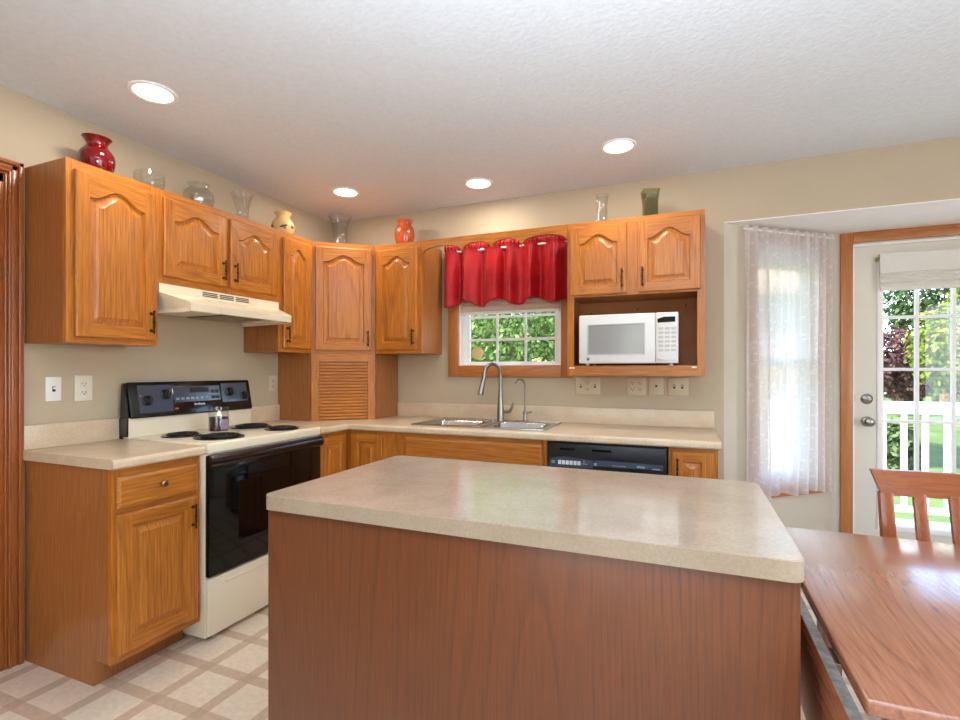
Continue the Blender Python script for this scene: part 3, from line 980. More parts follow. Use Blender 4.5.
# corner base (L shaped) : two narrow doors meeting in the corner
t = thing('corner_base_cabinet', 'L-shaped oak corner base cabinet with two narrow doors right of the range', 'cabinet', (0, 0, 0))
bm = new()
b2 = BD - TH
prism(bm, [(0.001, -0.001), (0.001, -0.886), (b2, -0.886), (b2, -b2), (0.940, -b2), (0.940, -0.001)], 0.105, CT0 - 0.0005)
prism(bm, [(0.001, -0.001), (0.001, -0.886), (0.475, -0.886), (0.475, -0.475), (0.940, -0.475), (0.940, -0.001)], 0.0005, 0.105)
obj('carcass', bm, M['veneer'], t, smooth=False)
bm = new()
box(bm, b2, -0.886, 0.105, BD, -BD, CT0 - 0.0005, 0)
box(bm, b2, -BD, 0.105, 0.940, -b2, CT0 - 0.0005, 0)
obj('face_frame', bm, M['oak_v'], t, smooth=False)
add_door(t, 0, 0.244, 0, 0.700, 0, None, arch=0.0, loc=(BD + 0.001, -0.860, 0.150), rz=R90, st=0.05)
add_door(t, 0, 0.240, 0, 0.700, 0, None, arch=0.0, loc=(0.628, -BD - 0.001, 0.150), st=0.05)

t = thing('sink_cabinet', 'wide oak sink base cabinet with false drawer front below the sink', 'cabinet', (0.941, 0, 0))
w = 1.940 - 0.941
bm = new()
# open-topped box so the basins have room
prism(bm, [(min(-0.001, p[0]), max(0.0005, p[1])) for p in TOE[:4]] + [(-(BD - TH), 0.70), (-0.001, 0.70)], 0, w, 'x')
obj('carcass', bm, M['veneer'], t, smooth=False)
face_frame(t, w, 0.105, CT0 - 0.0005, -BD, [(0, 0.10), (w - 0.036, w)], [(0.10, w - 0.036, 0.105, 0.14), (0.10, w - 0.036, 0.650, 0.70), (0.10, w - 0.036, 0.70, CT0 - 0.0005)])
drawer_front(t, 0.094, w - 0.028, 0.690, 0.845, knob=False)
mid = (0.094 + w - 0.028) / 2
add_door(t, 0.094, mid - 0.004, 0.135, 0.670, -BD, 'R', arch=0.0, hz='high')
add_door(t, mid + 0.004, w - 0.028, 0.135, 0.670, -BD, 'L', arch=0.0, hz='high')

EX0, EX1 = 2.572, 2.800
t = thing('end_base_cabinet', 'narrow oak base cabinet at the counter end right of the dishwasher', 'cabinet', (EX0, 0, 0))
w = EX1 - EX0
base_carcass(t, 0, w)
face_frame(t, w, 0.105, CT0, -BD, [(0, 0.03), (w - 0.03, w)], [(0.03, w - 0.03, 0.105, 0.14), (0.03, w - 0.03, 0.84, CT0)])
add_door(t, 0.016, w - 0.022, 0.135, 0.853, -BD, 'L', arch=0.0, hz='high', st=0.05)

# ------------------------------------------------------------------ countertops
OV = 0.625
def nose(bm, a0, a1, d, axis, z0=CT0, z1=CT1):
    """Rounded front edge running along an axis. d = front coordinate sign*."""
    pts = []
    R = 0.017
    s = 1 if axis == 'y' else -1
    back = s * (abs(d) - 0.03)
    pts.append((back, z0)); pts.append((s * (abs(d) - 0.010), z0))
    for k in range(0, 4):
        a = -pi / 2 + pi / 2 * k / 3
        pts.append((s * (abs(d) - 0.010 + 0.010 * cos(a)), z0 + 0.010 + 0.010 * sin(a)))
    for k in range(0, 6):
        a = pi / 2 * k / 5
        pts.append((s * (abs(d) - R + R * cos(a)), z1 - R + R * sin(a)))
    pts.append((back, z1))
    clean = []
    for p in pts:
        if not clean or (abs(p[0] - clean[-1][0]) + abs(p[1] - clean[-1][1])) > 1e-5: clean.append(p)
    prism(bm, clean, a0, a1, 'x' if axis == 'x' else 'y')

# left counter
c = thing('countertop', 'short beige laminate counter on the left of the range', 'countertop', (0, 0, 0))
bm = new()
box(bm, 0.001, -2.068, CT0 + 0.0005, OV - 0.03, -1.669, CT1)
prof_axis = None
def nose_left(bm, y0, y1):
    R = 0.017; pts = [(OV - 0.03, CT0 + 0.0005), (OV - 0.008, CT0 + 0.0005), (OV, CT0 + 0.008)]
    for k in range(7):
        a = pi / 2 * k / 6
        pts.append((OV - R + R * cos(a), CT1 - R + R * sin(a)))
    pts.append((OV - 0.03, CT1))
    prism(bm, pts, y0, y1, 'y')
def nose_back(bm, x0, x1):
    R = 0.017; pts = [(-(OV - 0.03), CT0 + 0.0005), (-(OV - 0.008), CT0 + 0.0005), (-OV, CT0 + 0.008)]
    for k in range(7):
        a = pi / 2 * k / 6
        pts.append((-(OV - R + R * cos(a)), CT1 - R + R * sin(a)))
    pts.append((-(OV - 0.03), CT1))
    prism(bm, pts, x0, x1, 'x')
nose_left(bm, -2.068, -1.669)
obj('worktop', bm, M['counter'], c, angle=40)
bm = new(); box(bm, 0.001, -2.068, CT1, 0.021, -1.669, 1.020, 0, 0.004)
obj('backsplash', bm, M['counter'], c)

SKX0, SKX1, SKY0, SKY1 = 1.045, 1.905, -0.545, -0.085
c = thing('countertop', 'long L-shaped beige laminate counter holding the sink', 'countertop', (0, 0, 0))
bm = new()
z0 = CT0 + 0.0005
box(bm, 0.001, -0.887, z0, OV - 0.03, -(OV - 0.03), CT1)
hx0, hx1, hy0, hy1 = SKX0 + 0.012, SKX1 - 0.012, SKY0 + 0.012, SKY1 - 0.012
xs = [0.001, hx0, hx1, 2.812]; ys = [-(OV - 0.03), hy0, hy1, -0.001]
for i in range(3):
    for k in range(3):
        if i == 1 and k == 1: continue
        box(bm, xs[i], ys[k], z0, xs[i + 1], ys[k + 1], CT1)
nose_left(bm, -0.887, -(OV - 0.03))
nose_back(bm, OV - 0.03, 2.812)
obj('worktop', bm, M['counter'], c, angle=40)
bm = new()
box(bm, 0.001, -0.885, CT1, 0.021, YC1 - 0.001, 1.020, 0, 0.004)
obj('backsplash', bm, M['counter'], c)
bm = new()
box(bm, 0.621, -0.021, CT1, 2.808, -0.001, 1.017, 0, 0.004)
obj('backsplash', bm, M['counter'], c)

# ------------------------------------------------------------------ sink and faucets
s = thing('sink', 'stainless steel double-bowl sink set in the counter below the window', 'sink', (SKX0, SKY0, CT1))
W, D = SKX1 - SKX0, SKY1 - SKY0
bowls = [(0.035, 0.405), (0.455, 0.825)]
by0, by1 = 0.035, 0.350
bm = new()
xs = sorted([0, W] + [v for b_ in bowls for v in b_]); ys = [0, by0, by1, D]
for i in range(len(xs) - 1):
    for k in range(3):
        if i in (1, 3) and k == 1: continue
        box(bm, xs[i], ys[k], 0.0005, xs[i + 1], ys[k + 1], 0.007)
bmesh.ops.remove_doubles(bm, verts=bm.verts[:], dist=1e-5)
frame_edge = [(-0.001, -0.001, W + 0.001, 0.008), (-0.001, D - 0.008, W + 0.001, D + 0.001), (-0.001, 0.008, 0.008, D - 0.008), (W - 0.008, 0.008, W + 0.001, D - 0.008)]
for a in frame_edge: box(bm, a[0], a[1], 0.0005, a[2], a[3], 0.010, 0, 0.003)
obj('rim', bm, M['steel'], s, angle=30)
def rrect(x0, y0, x1, y1, r, n=5):
    pts = []
    for cx, cy, a0 in ((x1 - r, y0 + r, -pi / 2), (x1 - r, y1 - r, 0), (x0 + r, y1 - r, pi / 2), (x0 + r, y0 + r, pi)):
        for k in range(n + 1):
            a = a0 + pi / 2 * k / n
            pts.append((cx + r * cos(a), cy + r * sin(a)))
    return pts
for (bx0, bx1) in bowls:
    bm = new()
    loops = []
    for ins, z, r in ((-0.004, 0.0085, 0.05), (0.004, 0.0075, 0.055), (0.012, -0.004, 0.06), (0.020, -0.13, 0.06), (0.035, -0.158, 0.06), (0.07, -0.165, 0.06)):
        loops.append([bm.verts.new((p[0], p[1], z)) for p in rrect(bx0 + ins, by0 + ins, bx1 - ins, by1 - ins, r)])
    n = len(loops[0])
    for q in range(len(loops) - 1):
        for i in range(n):
            j = (i + 1) % n
            bm.faces.new((loops[q][i], loops[q][j], loops[q + 1][j], loops[q + 1][i]))
    bm.faces.new(loops[-1])
    b_ = obj('basin', bm, M['steel'], s, angle=50)
    dm = new(); lathe(dm, [(0.044, -0.1645), (0.044, -0.162), (0.036, -0.161), (0.030, -0.1638), (0.0, -0.1638)], ((bx0 + bx1) / 2, (by0 + by1) / 2, 0), 24)
    obj('drain', dm, M['nickel'], b_)
bm = new()
for x in (0.40, 0.575):
    lathe(bm, [(0.018, 0.0075), (0.018, 0.011), (0.012, 0.015), (0.0, 0.016)], (x, 0.40, 0), 20)
pieces('hole_cover', bm, M['nickel'], s)

f = thing('kitchen_faucet', 'tall brushed nickel gooseneck faucet behind the sink', 'faucet', (1.495, -0.128, CT1 + 0.0075))
bm = new()
lathe(bm, [(0.027, 0.0), (0.027, 0.006), (0.024, 0.012), (0.023, 0.07), (0.020, 0.11), (0.0145, 0.17), (0.0125, 0.2), (0.0, 0.2)], (0, 0, 0), 24)
obj('body', bm, M['nickel'], f)
dirv = Vector((-0.42, -0.90, 0)).normalized()
pts = [Vector((0, 0, 0.18))]
R = 0.075; zc = 0.305
for k in range(0, 15):
    a = pi * k / 14
    pts.append(Vector((0, 0, zc)) + dirv * (R - R * cos(a)) + Vector((0, 0, R * sin(a))))
pts.append(pts[-1] + Vector((0, 0, -0.03)) + dirv * 0.006)
bm = new(); tube(bm, pts, 0.0125, 16)
obj('spout', bm, M['nickel'], f)
p0 = pts[-1]
bm = new(); tube(bm, [p0, p0 + Vector((0, 0, -0.02)) + dirv * 0.006, p0 + Vector((0, 0, -0.06)) + dirv * 0.018, p0 + Vector((0, 0, -0.095)) + dirv * 0.028], [0.0135, 0.015, 0.018, 0.021], 18)
obj('spray_head', bm, M['nickel'], f)
bm = new()
tube(bm, [(0.0, 0, 0.062), (0.05, -0.004, 0.062)], 0.0125, 14)
tube(bm, [(0.045, -0.004, 0.060), (0.068, -0.006, 0.066), (0.082, -0.006, 0.090), (0.092, -0.004, 0.125)], [0.012, 0.011, 0.008, 0.006], 12)
obj('lever', bm, M['nickel'], f)

f = thing('filter_faucet', 'slim filtered water faucet to the right of the main faucet', 'faucet', (1.665, -0.122, CT1 + 0.0075))
bm = new()
lathe(bm, [(0.020, 0.0), (0.020, 0.004), (0.012, 0.008), (0.010, 0.045), (0.014, 0.05), (0.014, 0.066), (0.007, 0.07), (0.0, 0.07)], (0, 0, 0), 20)
obj('body', bm, M['nickel'], f)
pts = [Vector((0, 0, 0.06))]
R = 0.052
for k in range(0, 11):
    a = pi * 0.86 * k / 10
    pts.append(Vector((0, 0, 0.23)) + dirv * (R - R * cos(a)) + Vector((0, 0, R * sin(a))))
bm = new(); tube(bm, pts, 0.0058, 12)
obj('spout', bm, M['nickel'], f)
bm = new(); tube(bm, [(0.01, 0, 0.055), (0.032, 0, 0.060), (0.045, 0, 0.066)], [0.005, 0.004, 0.006], 10)
obj('lever', bm, M['nickel'], f)

# ------------------------------------------------------------------ range
RY0, RY1 = -1.661, -0.893
RW = RY1 - RY0
r = thing('range', 'freestanding cream and black electric range between the counters', 'stove', (0, RY0, 0), R90)
# local: x along world y, front at -y
bm = new()
box(bm, 0, -0.610, 0.022, RW, -0.03, 0.872, 0, 0.003)
obj('body', bm, M['cream'], r)
bm = new()
for x in (0.05, RW - 0.05):
    for y in (-0.57, -0.08): lathe(bm, [(0.018, 0.0005), (0.018, 0.012), (0.010, 0.016), (0.010, 0.03)], (x, y, 0), 14)
pieces('foot', bm, M['blackmat'], r)
bm = new()
box(bm, 0.001, -0.632, 0.872, RW - 0.001, -0.03, 0.922, 0, 0.010, 3)
box(bm, 0.001, -0.075, 0.91, RW - 0.001, -0.03, 1.020, 0, 0.006)
obj('cooktop', bm, M['cream'], r)
bm = new(); box(bm, 0.004, -0.628, 0.028, RW - 0.004, -0.606, 0.295, 0, 0.008)
box(bm, 0.10, -0.631, 0.250, RW - 0.10, -0.624, 0.262, 0, 0.003)
obj('drawer', bm, M['cream'], r)
bm = new(); box(bm, 0.004, -0.632, 0.303, RW - 0.004, -0.606, 0.866, 0, 0.006)
dr = obj('oven_door', bm, M['blackglass'], r)
bm = new(); box(bm, 0.17, -0.6335, 0.43, RW - 0.17, -0.6315, 0.72, 0, 0.0005, 1)
obj('oven_window', bm, M['blackglass'], dr)
bm = new()
prism(bm, [(-0.631, 0.868), (-0.646, 0.862), (-0.655, 0.845), (-0.655, 0.826), (-0.646, 0.812), (-0.631, 0.808)], 0.004, RW - 0.004, 'x')
obj('handle', bm, M['black'], dr, angle=50)
bm = new()
prism(bm, [(-0.032, 1.016), (-0.036, 1.192), (-0.040, 1.198), (-0.052, 1.198), (-0.060, 1.190), (-0.092, 1.024), (-0.088, 1.016)], 0.006, RW - 0.006, 'x', 0, 0.006)
prism(bm, [(-0.005, 0.90), (-0.005, 1.016), (-0.029, 1.016), (-0.029, 0.90)], 0.0, RW, 'x', 0)
prism(bm, [(-0.020, 0.925), (-0.034, 1.185), (-0.042, 1.194), (-0.050, 1.194), (-0.078, 1.03), (-0.074, 0.925)], -0.008, 0.0005, 'x', 0)
bg_ = obj('backguard', bm, M['black'], r)
sl = math.atan2(0.032, 0.166)       # slope of the control face
def on_face(x, z):                  # point on the sloped control face
    u = (z - 1.024) / 0.166
    return (x, -0.092 + 0.032 * u, z)
def face_quad(bm, x0, x1, z0, z1, off, th=0.0012, mi=0):
    a0, a1 = on_face(0, z0)[1], on_face(0, z1)[1]
    prism(bm, [(a0 - off, z0), (a1 - off, z1), (a1 - off - th, z1), (a0 - off - th, z0)], x0, x1, 'x', mi)
bm = new(); face_quad(bm, 0.05, 0.232, 1.04, 1.182, 0.0); face_quad(bm, 0.545, RW - 0.035, 1.07, 1.182, 0.0)
pieces('control_strip', bm, M['panelgrey'], bg_, smooth=False)
bm = new(); face_quad(bm, 0.243, 0.535, 1.085, 1.170, 0.0)
obj('clock_panel', bm, M['panelgrey'], bg_, smooth=False)
bm = new()
face_quad(bm, 0.34, 0.46, 1.135, 1.162, 0.0013, 0.0008)
for i in range(4): face_quad(bm, 0.475 + (i % 2) * 0.028, 0.497 + (i % 2) * 0.028, 1.095 + (i // 2) * 0.034, 1.113 + (i // 2) * 0.034, 0.0013, 0.0008)
obj('clock_display', bm, M['blackmat'], bg_, smooth=False)
bm = new()
for i in range(7): face_quad(bm, 0.252 + i * 0.030, 0.272 + i * 0.030, 1.098, 1.110, 0.0013, 0.0006)
pieces('printed_button', bm, M['greyprint'], bg_, smooth=False)
bm = new()
for i in range(8):
    face_quad(bm, 0.360 + i * 0.0085, 0.3655 + i * 0.0085, 1.064, 1.072 + (0.004 if i in (0, 3) else 0), 0.0, 0.0006)
pieces('brand_lettering', bm, M['whiteprint'], bg_, smooth=False)
bm = new()
for x, z in ((0.062, 1.128), (0.222, 1.150), (0.245, 1.052), (0.255, 1.052)): lathe(bm, [(0.005, -0.002), (0.0, -0.003)], on_face(x, z), 10, axis='y')
pieces('indicator_light', bm, emit('indicator_glow', (255, 130, 80), 0.5), bg_)
def range_knob(x, z):
    bm = new()
    lathe(bm, [(0.027, 0.0), (0.027, -0.006), (0.021, -0.010), (0.019, -0.024), (0.016, -0.027), (0.0, -0.027)], (0, 0, 0), 24, axis='y')
    box(bm, -0.005, -0.034, -0.021, 0.005, -0.02, 0.021, 0, 0.003)
    o = obj('knob', bm, M['blackmat'], r, loc=on_face(x, z))
    o.rotation_euler = (-sl, 0, 0)
for x, z in ((0.092, 1.102), (0.195, 1.130), (0.602, 1.130), (0.706, 1.102)): range_knob(x, z)
def burner(wx, wy, rad):
    x, y = wy - RY0, -wx
    bm = new()
    lathe(bm, [(rad + 0.014, 0.922), (rad + 0.012, 0.927), (rad + 0.004, 0.926), (rad - 0.01, 0.9225), (0.0, 0.9225)], (x, y, 0), 36)
    d = obj('drip_pan', bm, M['drip'], r)
    bm = new()
    n = 90; turns = 4.2
    pts = []
    for k in range(n + 1):
        a = 2 * pi * turns * k / n
        rr = 0.018 + (rad - 0.022) * k / n
        pts.append((x + rr * cos(a), y + rr * sin(a), 0.931))
    tube(bm, pts, 0.0052, 8)
    obj('coil', bm, M['coil'], d)
burner(0.245, -1.500, 0.080); burner(0.480, -1.472, 0.102); burner(0.255, -1.065, 0.100); burner(0.505, -1.075, 0.080)

# candle on the cooktop
k = thing('candle_jar', 'lit plum candle in a glass jar standing on the range', 'candle', (0.315, -1.338, 0.9225))
k.scale = (1, 1, 1.14)
bm = new()
lathe(bm, [(0.0, 0.0), (0.044, 0.0), (0.050, 0.006), (0.051, 0.085), (0.046, 0.100), (0.045, 0.108), (0.050, 0.111), (0.050, 0.122), (0.046, 0.122), (0.042, 0.108), (0.047, 0.085), (0.047, 0.010), (0.0, 0.008)], (0, 0, 0), 36)
obj('jar', bm, M['glass'], k)
bm = new(); lathe(bm, [(0.0, 0.009), (0.0462, 0.011), (0.0462, 0.074), (0.0, 0.072)], (0, 0, 0), 32); obj('wax', bm, M['wax'], k)
bm = new(); tube(bm, [(0, 0, 0.07), (0.001, 0, 0.082)], 0.001, 6); obj('wick', bm, M['blackmat'], k)
bm = new(); lathe(bm, [(0.0, 0.079), (0.005, 0.083), (0.0062, 0.088), (0.004, 0.096), (0.0, 0.105)], (0.001, 0, 0), 14); obj('flame', bm, M['flame'], k)
bm = new()
aa = [(-0.55 + 0.062 * i) for i in range(19)]
for i in range(18):
    q = [bm.verts.new((0.0516 * cos(a), 0.0516 * sin(a), z)) for a, z in ((aa[i], 0.018), (aa[i + 1], 0.018), (aa[i + 1], 0.066), (aa[i], 0.066))]
    bm.faces.new(q)
o = obj('paper_label', bm, M['paper'], k); o.rotation_euler = (0, 0, 0.05)

# ------------------------------------------------------------------ range hood
h_ = thing('range_hood', 'cream under-cabinet range hood above the stove', 'range hood', (0, YA1 + 0.004, 0), R90)
HW = YC0 - YA1 - 0.008
bm = new()
prof = [(-0.002, 1.683), (-0.302, 1.683), (-0.302, 1.640), (-0.442, 1.592), (-0.450, 1.586), (-0.450, 1.549), (-0.444, 1.547), (-0.425, 1.562), (-0.002, 1.562)]
prism(bm, prof, 0, HW, 'x')
for x0, x1 in ((0, 0.006), (HW - 0.006, HW)):
    prism(bm, [(-0.002, 1.562), (-0.425, 1.562), (-0.444, 1.547), (-0.42, 1.542), (-0.002, 1.540)], x0, x1, 'x')
for v in bm.verts:                       # the canopy narrows towards its front lip
    if v.co.y < -0.31:
        k = (-0.302 - v.co.y) / 0.148
        v.co.x += (HW / 2 - v.co.x) / (HW / 2) * 0.052 * k
obj('canopy', bm, M['cream'], h_, angle=25)
bm = new()
for g in range(3):
    for i in range(3):
        z = 1.650 + i * 0.009
        box(bm, 0.235 + g * 0.105, -0.3032, z, 0.325 + g * 0.105, -0.3015, z + 0.005)
pieces('vent_slot', bm, M['slot'], h_, smooth=False)
bm = new(); box(bm, 0.30, -0.41, 1.548, 0.56, -0.10, 1.5625, 0, 0.003); obj('grease_filter', bm, plain('filter_mesh', (150, 146, 136), 0.4, metal=0.8, noise=0.2, nscale=220), h_)
bm = new(); box(bm, 0.10, -0.40, 1.550, 0.26, -0.14, 1.5625, 0, 0.004); obj('light_cover', bm, plain('lamp_cover', (214, 206, 186), 0.3), h_)
bm = new(); box(bm, 0.22, -0.4515, 1.560, 0.30, -0.4495, 1.576); obj('switch_plate', bm, M['plate'], h_, smooth=False)

# ------------------------------------------------------------------ dishwasher
DWX0, DWX1 = 1.945, 2.567
d = thing('dishwasher', 'black built-in dishwasher under the counter right of the sink', 'dishwasher', (DWX0, 0, 0))
w = DWX1 - DWX0
bm = new(); box(bm, 0, -0.56, 0.0005, w, -0.02, 0.868, 0); obj('tub', bm, M['blackmat'], d, smooth=False)
bm = new(); box(bm, 0.004, -0.600, 0.12, w - 0.004, -0.56, 0.715, 0, 0.005); obj('door', bm, M['black'], d)
bm = new(); box(bm, 0.004, -0.606, 0.720, w - 0.004, -0.56, 0.862, 0, 0.006); cp = obj('control_panel', bm, M['blackmat'], d)
bm = new(); box(bm, 0.02, -0.54, 0.0, w - 0.02, -0.50, 0.115, 0); obj('toe_panel', bm, M['blackmat'], d, smooth=False)
bm = new()
for x0, x1 in ((0.07, 0.155), (0.245, 0.345)): box(bm, x0, -0.6075, 0.826, x1, -0.6055, 0.838)
pieces('vent_slot', bm, M['black'], cp, smooth=False)
bm = new(); prism(bm, [(0.015, 0.778), (0.10, 0.792), (0.25, 0.778), (0.25, 0.735), (0.015, 0.735)], -0.6075, -0.6055, 'y'); prism(bm, [(0.26, 0.782), (0.60, 0.778), (0.60, 0.750), (0.26, 0.750)], -0.6075, -0.6055, 'y')
pieces('control_strip', bm, M['panelgrey'], cp, smooth=False)
for i in range(6):
    bm = new(); box(bm, 0.062 + i * 0.021, -0.610, 0.748, 0.079 + i * 0.021, -0.607, 0.770, 0, 0.001, 1); obj('button', bm, M['whiteprint'], cp)
bm = new(); box(bm, 0.025, -0.609, 0.752, 0.042, -0.607, 0.766); box(bm, 0.255, -0.609, 0.752, 0.27, -0.607, 0.766); box(bm, 0.19, -0.609, 0.755, 0.22, -0.607, 0.759)
box(bm, 0.20, -0.609, 0.766, 0.206, -0.607, 0.774)
pieces('printed_mark', bm, M['greyprint'], cp, smooth=False)
bm = new(); box(bm, 0.475, -0.609, 0.756, 0.515, -0.607, 0.766); box(bm, 0.55, -0.609, 0.752, 0.585, -0.607, 0.757); box(bm, 0.35, -0.609, 0.757, 0.42, -0.607, 0.760)
pieces('badge', bm, M['greyprint'], cp, smooth=False)

# ------------------------------------------------------------------ microwave
m_ = thing('microwave', 'white countertop microwave oven on the open cabinet shelf', 'microwave', (2.066, 0, MB + 0.0585))
mw_, mh = 0.548, 0.296
yF = -0.338
bm = new(); box(bm, 0, yF + 0.02, 0.012, mw_, -0.02, mh, 0, 0.005)
for x in (0.04, mw_ - 0.04):
    for y in (-0.28, -0.06): lathe(bm, [(0.012, 0.0), (0.012, 0.013)], (x, y, 0), 12)
obj('case', bm, M['mw'], m_)
dw = 0.428
bm = new(); box(bm, 0.0, yF - 0.004, 0.012, dw, yF + 0.021, mh, 0, 0.010, 3)
md = obj('door', bm, M['mw'], m_)
bm = new(); box(bm, 0.057, yF - 0.0055, 0.068, dw - 0.062, yF - 0.0030, mh - 0.062, 0, 0.001, 1); obj('window', bm, M['mwwin'], md)
bm = new(); frame_ring(bm, 0.050, dw - 0.055, 0.061, mh - 0.055, 0.007, yF - 0.007, yF - 0.003, 0, 0.0015); obj('window_bezel', bm, M['mwgrey'], md)
bm = new(); lathe(bm, [(0.009, -0.001), (0.008, -0.003), (0.0, -0.003)], (0.055, yF - 0.0035, 0.038), 18, axis='y'); obj('emblem', bm, plain('emblem_grey', (120, 122, 126), 0.4), md)
bm = new(); box(bm, dw + 0.002, yF - 0.002, 0.012, mw_, yF + 0.021, mh, 0, 0.008, 3)
mp = obj('control_panel', bm, M['mw'], m_)
bm = new()
prism(bm, [(dw + 0.012, mh - 0.058), (mw_ - 0.016, mh - 0.055), (mw_ - 0.016, mh - 0.026), (dw + 0.045, mh - 0.026), (dw + 0.012, mh - 0.036)], yF - 0.0035, yF - 0.0015, 'y'); obj('display', bm, M['display'], mp, smooth=False)
for rI in range(6):
    for cI in range(3):
        x = dw + 0.017 + cI * 0.033; z = mh - 0.098 - rI * 0.024
        bm = new(); box(bm, x, yF - 0.0035, z, x + 0.026, yF - 0.0015, z + 0.014, 0, 0.001, 1)
        obj('key', bm, M['mwgrey'], mp)
bm = new(); prism(bm, [(dw + 0.008, 0.042), (dw + 0.05, 0.030), (mw_ - 0.02, 0.030), (mw_ - 0.012, 0.036), (mw_ - 0.012, 0.026), (dw + 0.008, 0.026)], yF - 0.0035, yF - 0.0015, 'y'); obj('open_button', bm, M['mwgrey'], mp)

# ------------------------------------------------------------------ wall plates
def wall_plate(label, kind, loc, rz, w, h, gangs, mat='plate', cat='outlet', name=None):
    """gangs: list of 'outlet' | 'toggle' | 'rocker' | 'phone'"""
    t = thing(name or kind, label, cat, loc, rz)
    bm = new(); box(bm, -w / 2, -0.006, -h / 2, w / 2, -0.0005, h / 2, 0, 0.003)
    obj('cover_plate', bm, M[mat], t)
    n = len(gangs)
    for i, g in enumerate(gangs):
        x = (i - (n - 1) / 2) * 0.046
        if g == 'outlet':
            for dz in (-0.02, 0.02):
                bm = new(); box(bm, x - 0.016, -0.0085, dz - 0.0135, x + 0.016, -0.005, dz + 0.0135, 0, 0.003)
                s_ = obj('socket', bm, M[mat], t)
                bm = new()
                box(bm, x - 0.008, -0.0092, dz - 0.003, x - 0.0055, -0.0082, dz + 0.007); box(bm, x + 0.0055, -0.0092, dz - 0.003, x + 0.008, -0.0082, dz + 0.006)
                lathe(bm, [(0.003, -0.0082), (0.003, -0.0092), (0.0, -0.0092)], (x, 0, dz - 0.008), 10, axis='y')
                obj('slots', bm, M['slot'], s_)
        elif g == 'toggle':
            bm = new(); box(bm, x - 0.006, -0.0075, -0.012, x + 0.006, -0.005, 0.012); obj('switch_slot', bm, M['slot'], t, smooth=False)
            bm = new(); box(bm, x - 0.004, -0.017, -0.001, x + 0.004, -0.006, 0.009, 0, 0.0015, 1); obj('toggle', bm, M[mat], t)
        elif g == 'phone':
            bm = new(); box(bm, x - 0.006, -0.0085, -0.007, x + 0.006, -0.005, 0.007); obj('jack', bm, M['slot'], t, smooth=False)
        elif g == 'rocker':
            bm = new(); box(bm, x - 0.016, -0.009, -0.033, x + 0.016, -0.005, 0.033, 0, 0.003); obj('rocker', bm, M[mat], t)
    return t
R_ = R90
wall_plate('small white light switch on the left wall nearest the doorway casing', 'light_switch', (0, -1.945, 1.175), R_, 0.062, 0.110, ['toggle'], 'plate_white', 'light switch')
wall_plate('ivory wall outlet between the light switch and the range', 'wall_outlet', (0, -1.822, 1.175), R_, 0.078, 0.122, ['outlet'], 'plate')
wall_plate('beige wall outlet beside the appliance garage right of the range', 'wall_outlet', (0, -0.642, 1.168), R_, 0.070, 0.112, ['outlet'], 'plate_tan')
wall_plate('wide beige switch plate with outlet under the left of the microwave shelf', 'switch_plate', (2.058, 0, 1.158), 0, 0.160, 0.112, ['toggle', 'outlet', 'toggle'], 'plate_tan', 'light switch')
wall_plate('double outlet plate with four sockets under the middle of the microwave shelf', 'wall_outlet', (2.362, 0, 1.160), 0, 0.116, 0.112, ['outlet', 'outlet'], 'plate_tan')
wall_plate('beige plate with one dark jack under the microwave shelf', 'jack_plate', (2.481, 0, 1.162), 0, 0.086, 0.112, ['phone'], 'plate_tan', 'wall jack')
wall_plate('double light switch plate under the right end of the microwave shelf', 'light_switch', (2.608, 0, 1.160), 0, 0.116, 0.112, ['toggle', 'toggle'], 'plate_tan', 'light switch')

# ------------------------------------------------------------------ curtains, blinds
def cloth(name, mat, nx, nz, fn, parent=None, uv=None, thick=0.0):
    bm = new()
    g = [[bm.verts.new(fn(i / nx, k / nz)) for k in range(nz + 1)] for i in range(nx + 1)]
    lay = bm.loops.layers.uv.new('UVMap')
    for i in range(nx):
        for k in range(nz):
            f = bm.faces.new((g[i][k], g[i + 1][k], g[i + 1][k + 1], g[i][k + 1]))
            if uv:
                for l, (a, b_) in zip(f.loops, ((i, k), (i + 1, k), (i + 1, k + 1), (i, k + 1))):
                    l[lay].uv = uv(a / nx, b_ / nz)
    me_o = obj(name, bm, mat, parent, angle=180)
    if thick:
        md = me_o.modifiers.new('thickness', 'SOLIDIFY'); md.thickness = thick; md.offset = 0
    return me_o

t = thing('window_valance', 'red satin valance curtain with scalloped hem over the sink window', 'curtain', (0, 0, 2.1))
CVX0, CVX1 = 1.055, 1.975
def pleat(u):
    return 0.027 * sin(2 * pi * (6.0 * u + 0.12 * sin(11 * u))) + 0.007 * sin(2 * pi * (11.3 * u + 0.3))
LOWS = (1.085, 1.335, 1.60, 1.85)
def hem(x):
    dmin = min(abs(x - l) for l in LOWS)
    return 0.046 * (0.5 + 0.5 * cos(pi * min(1, dmin / 0.132)))
def val_fn(u, v):
    x = CVX0 + (CVX1 - CVX0) * u
    zt = 0.066 + 0.005 * sin(40 * u)
    zbm = -0.350 - hem(x)
    z = zt + (zbm - zt) * v
    # rod pocket: gathered tight, ruffle above
    amp = 0.45 + 0.9 * min(1, v * 2.0)
    puff = 0.012 * math.exp(-((v - 0.085) / 0.045) ** 2)
    wr = 0.006 * sin(2 * pi * 42 * u + 3 * sin(20 * v)) * math.exp(-((v - 0.05) / 0.09) ** 2)
    return (x, -0.075 - amp * pleat(u) - puff - wr - 0.012 * v, z)
cloth('fabric', M['red_satin'], 260, 36, val_fn, t, thick=0.0015)
bm = new(); tube(bm, [(1.04, -0.062, 0.004), (1.97, -0.062, 0.004)], 0.008, 12); tube(bm, [(1.05, -0.062, 0.004), (1.05, -0.019, 0.004)], 0.006, 8); tube(bm, [(1.955, -0.062, 0.004), (1.955, -0.019, 0.004)], 0.006, 8)
obj('rod', bm, M['white'], t)

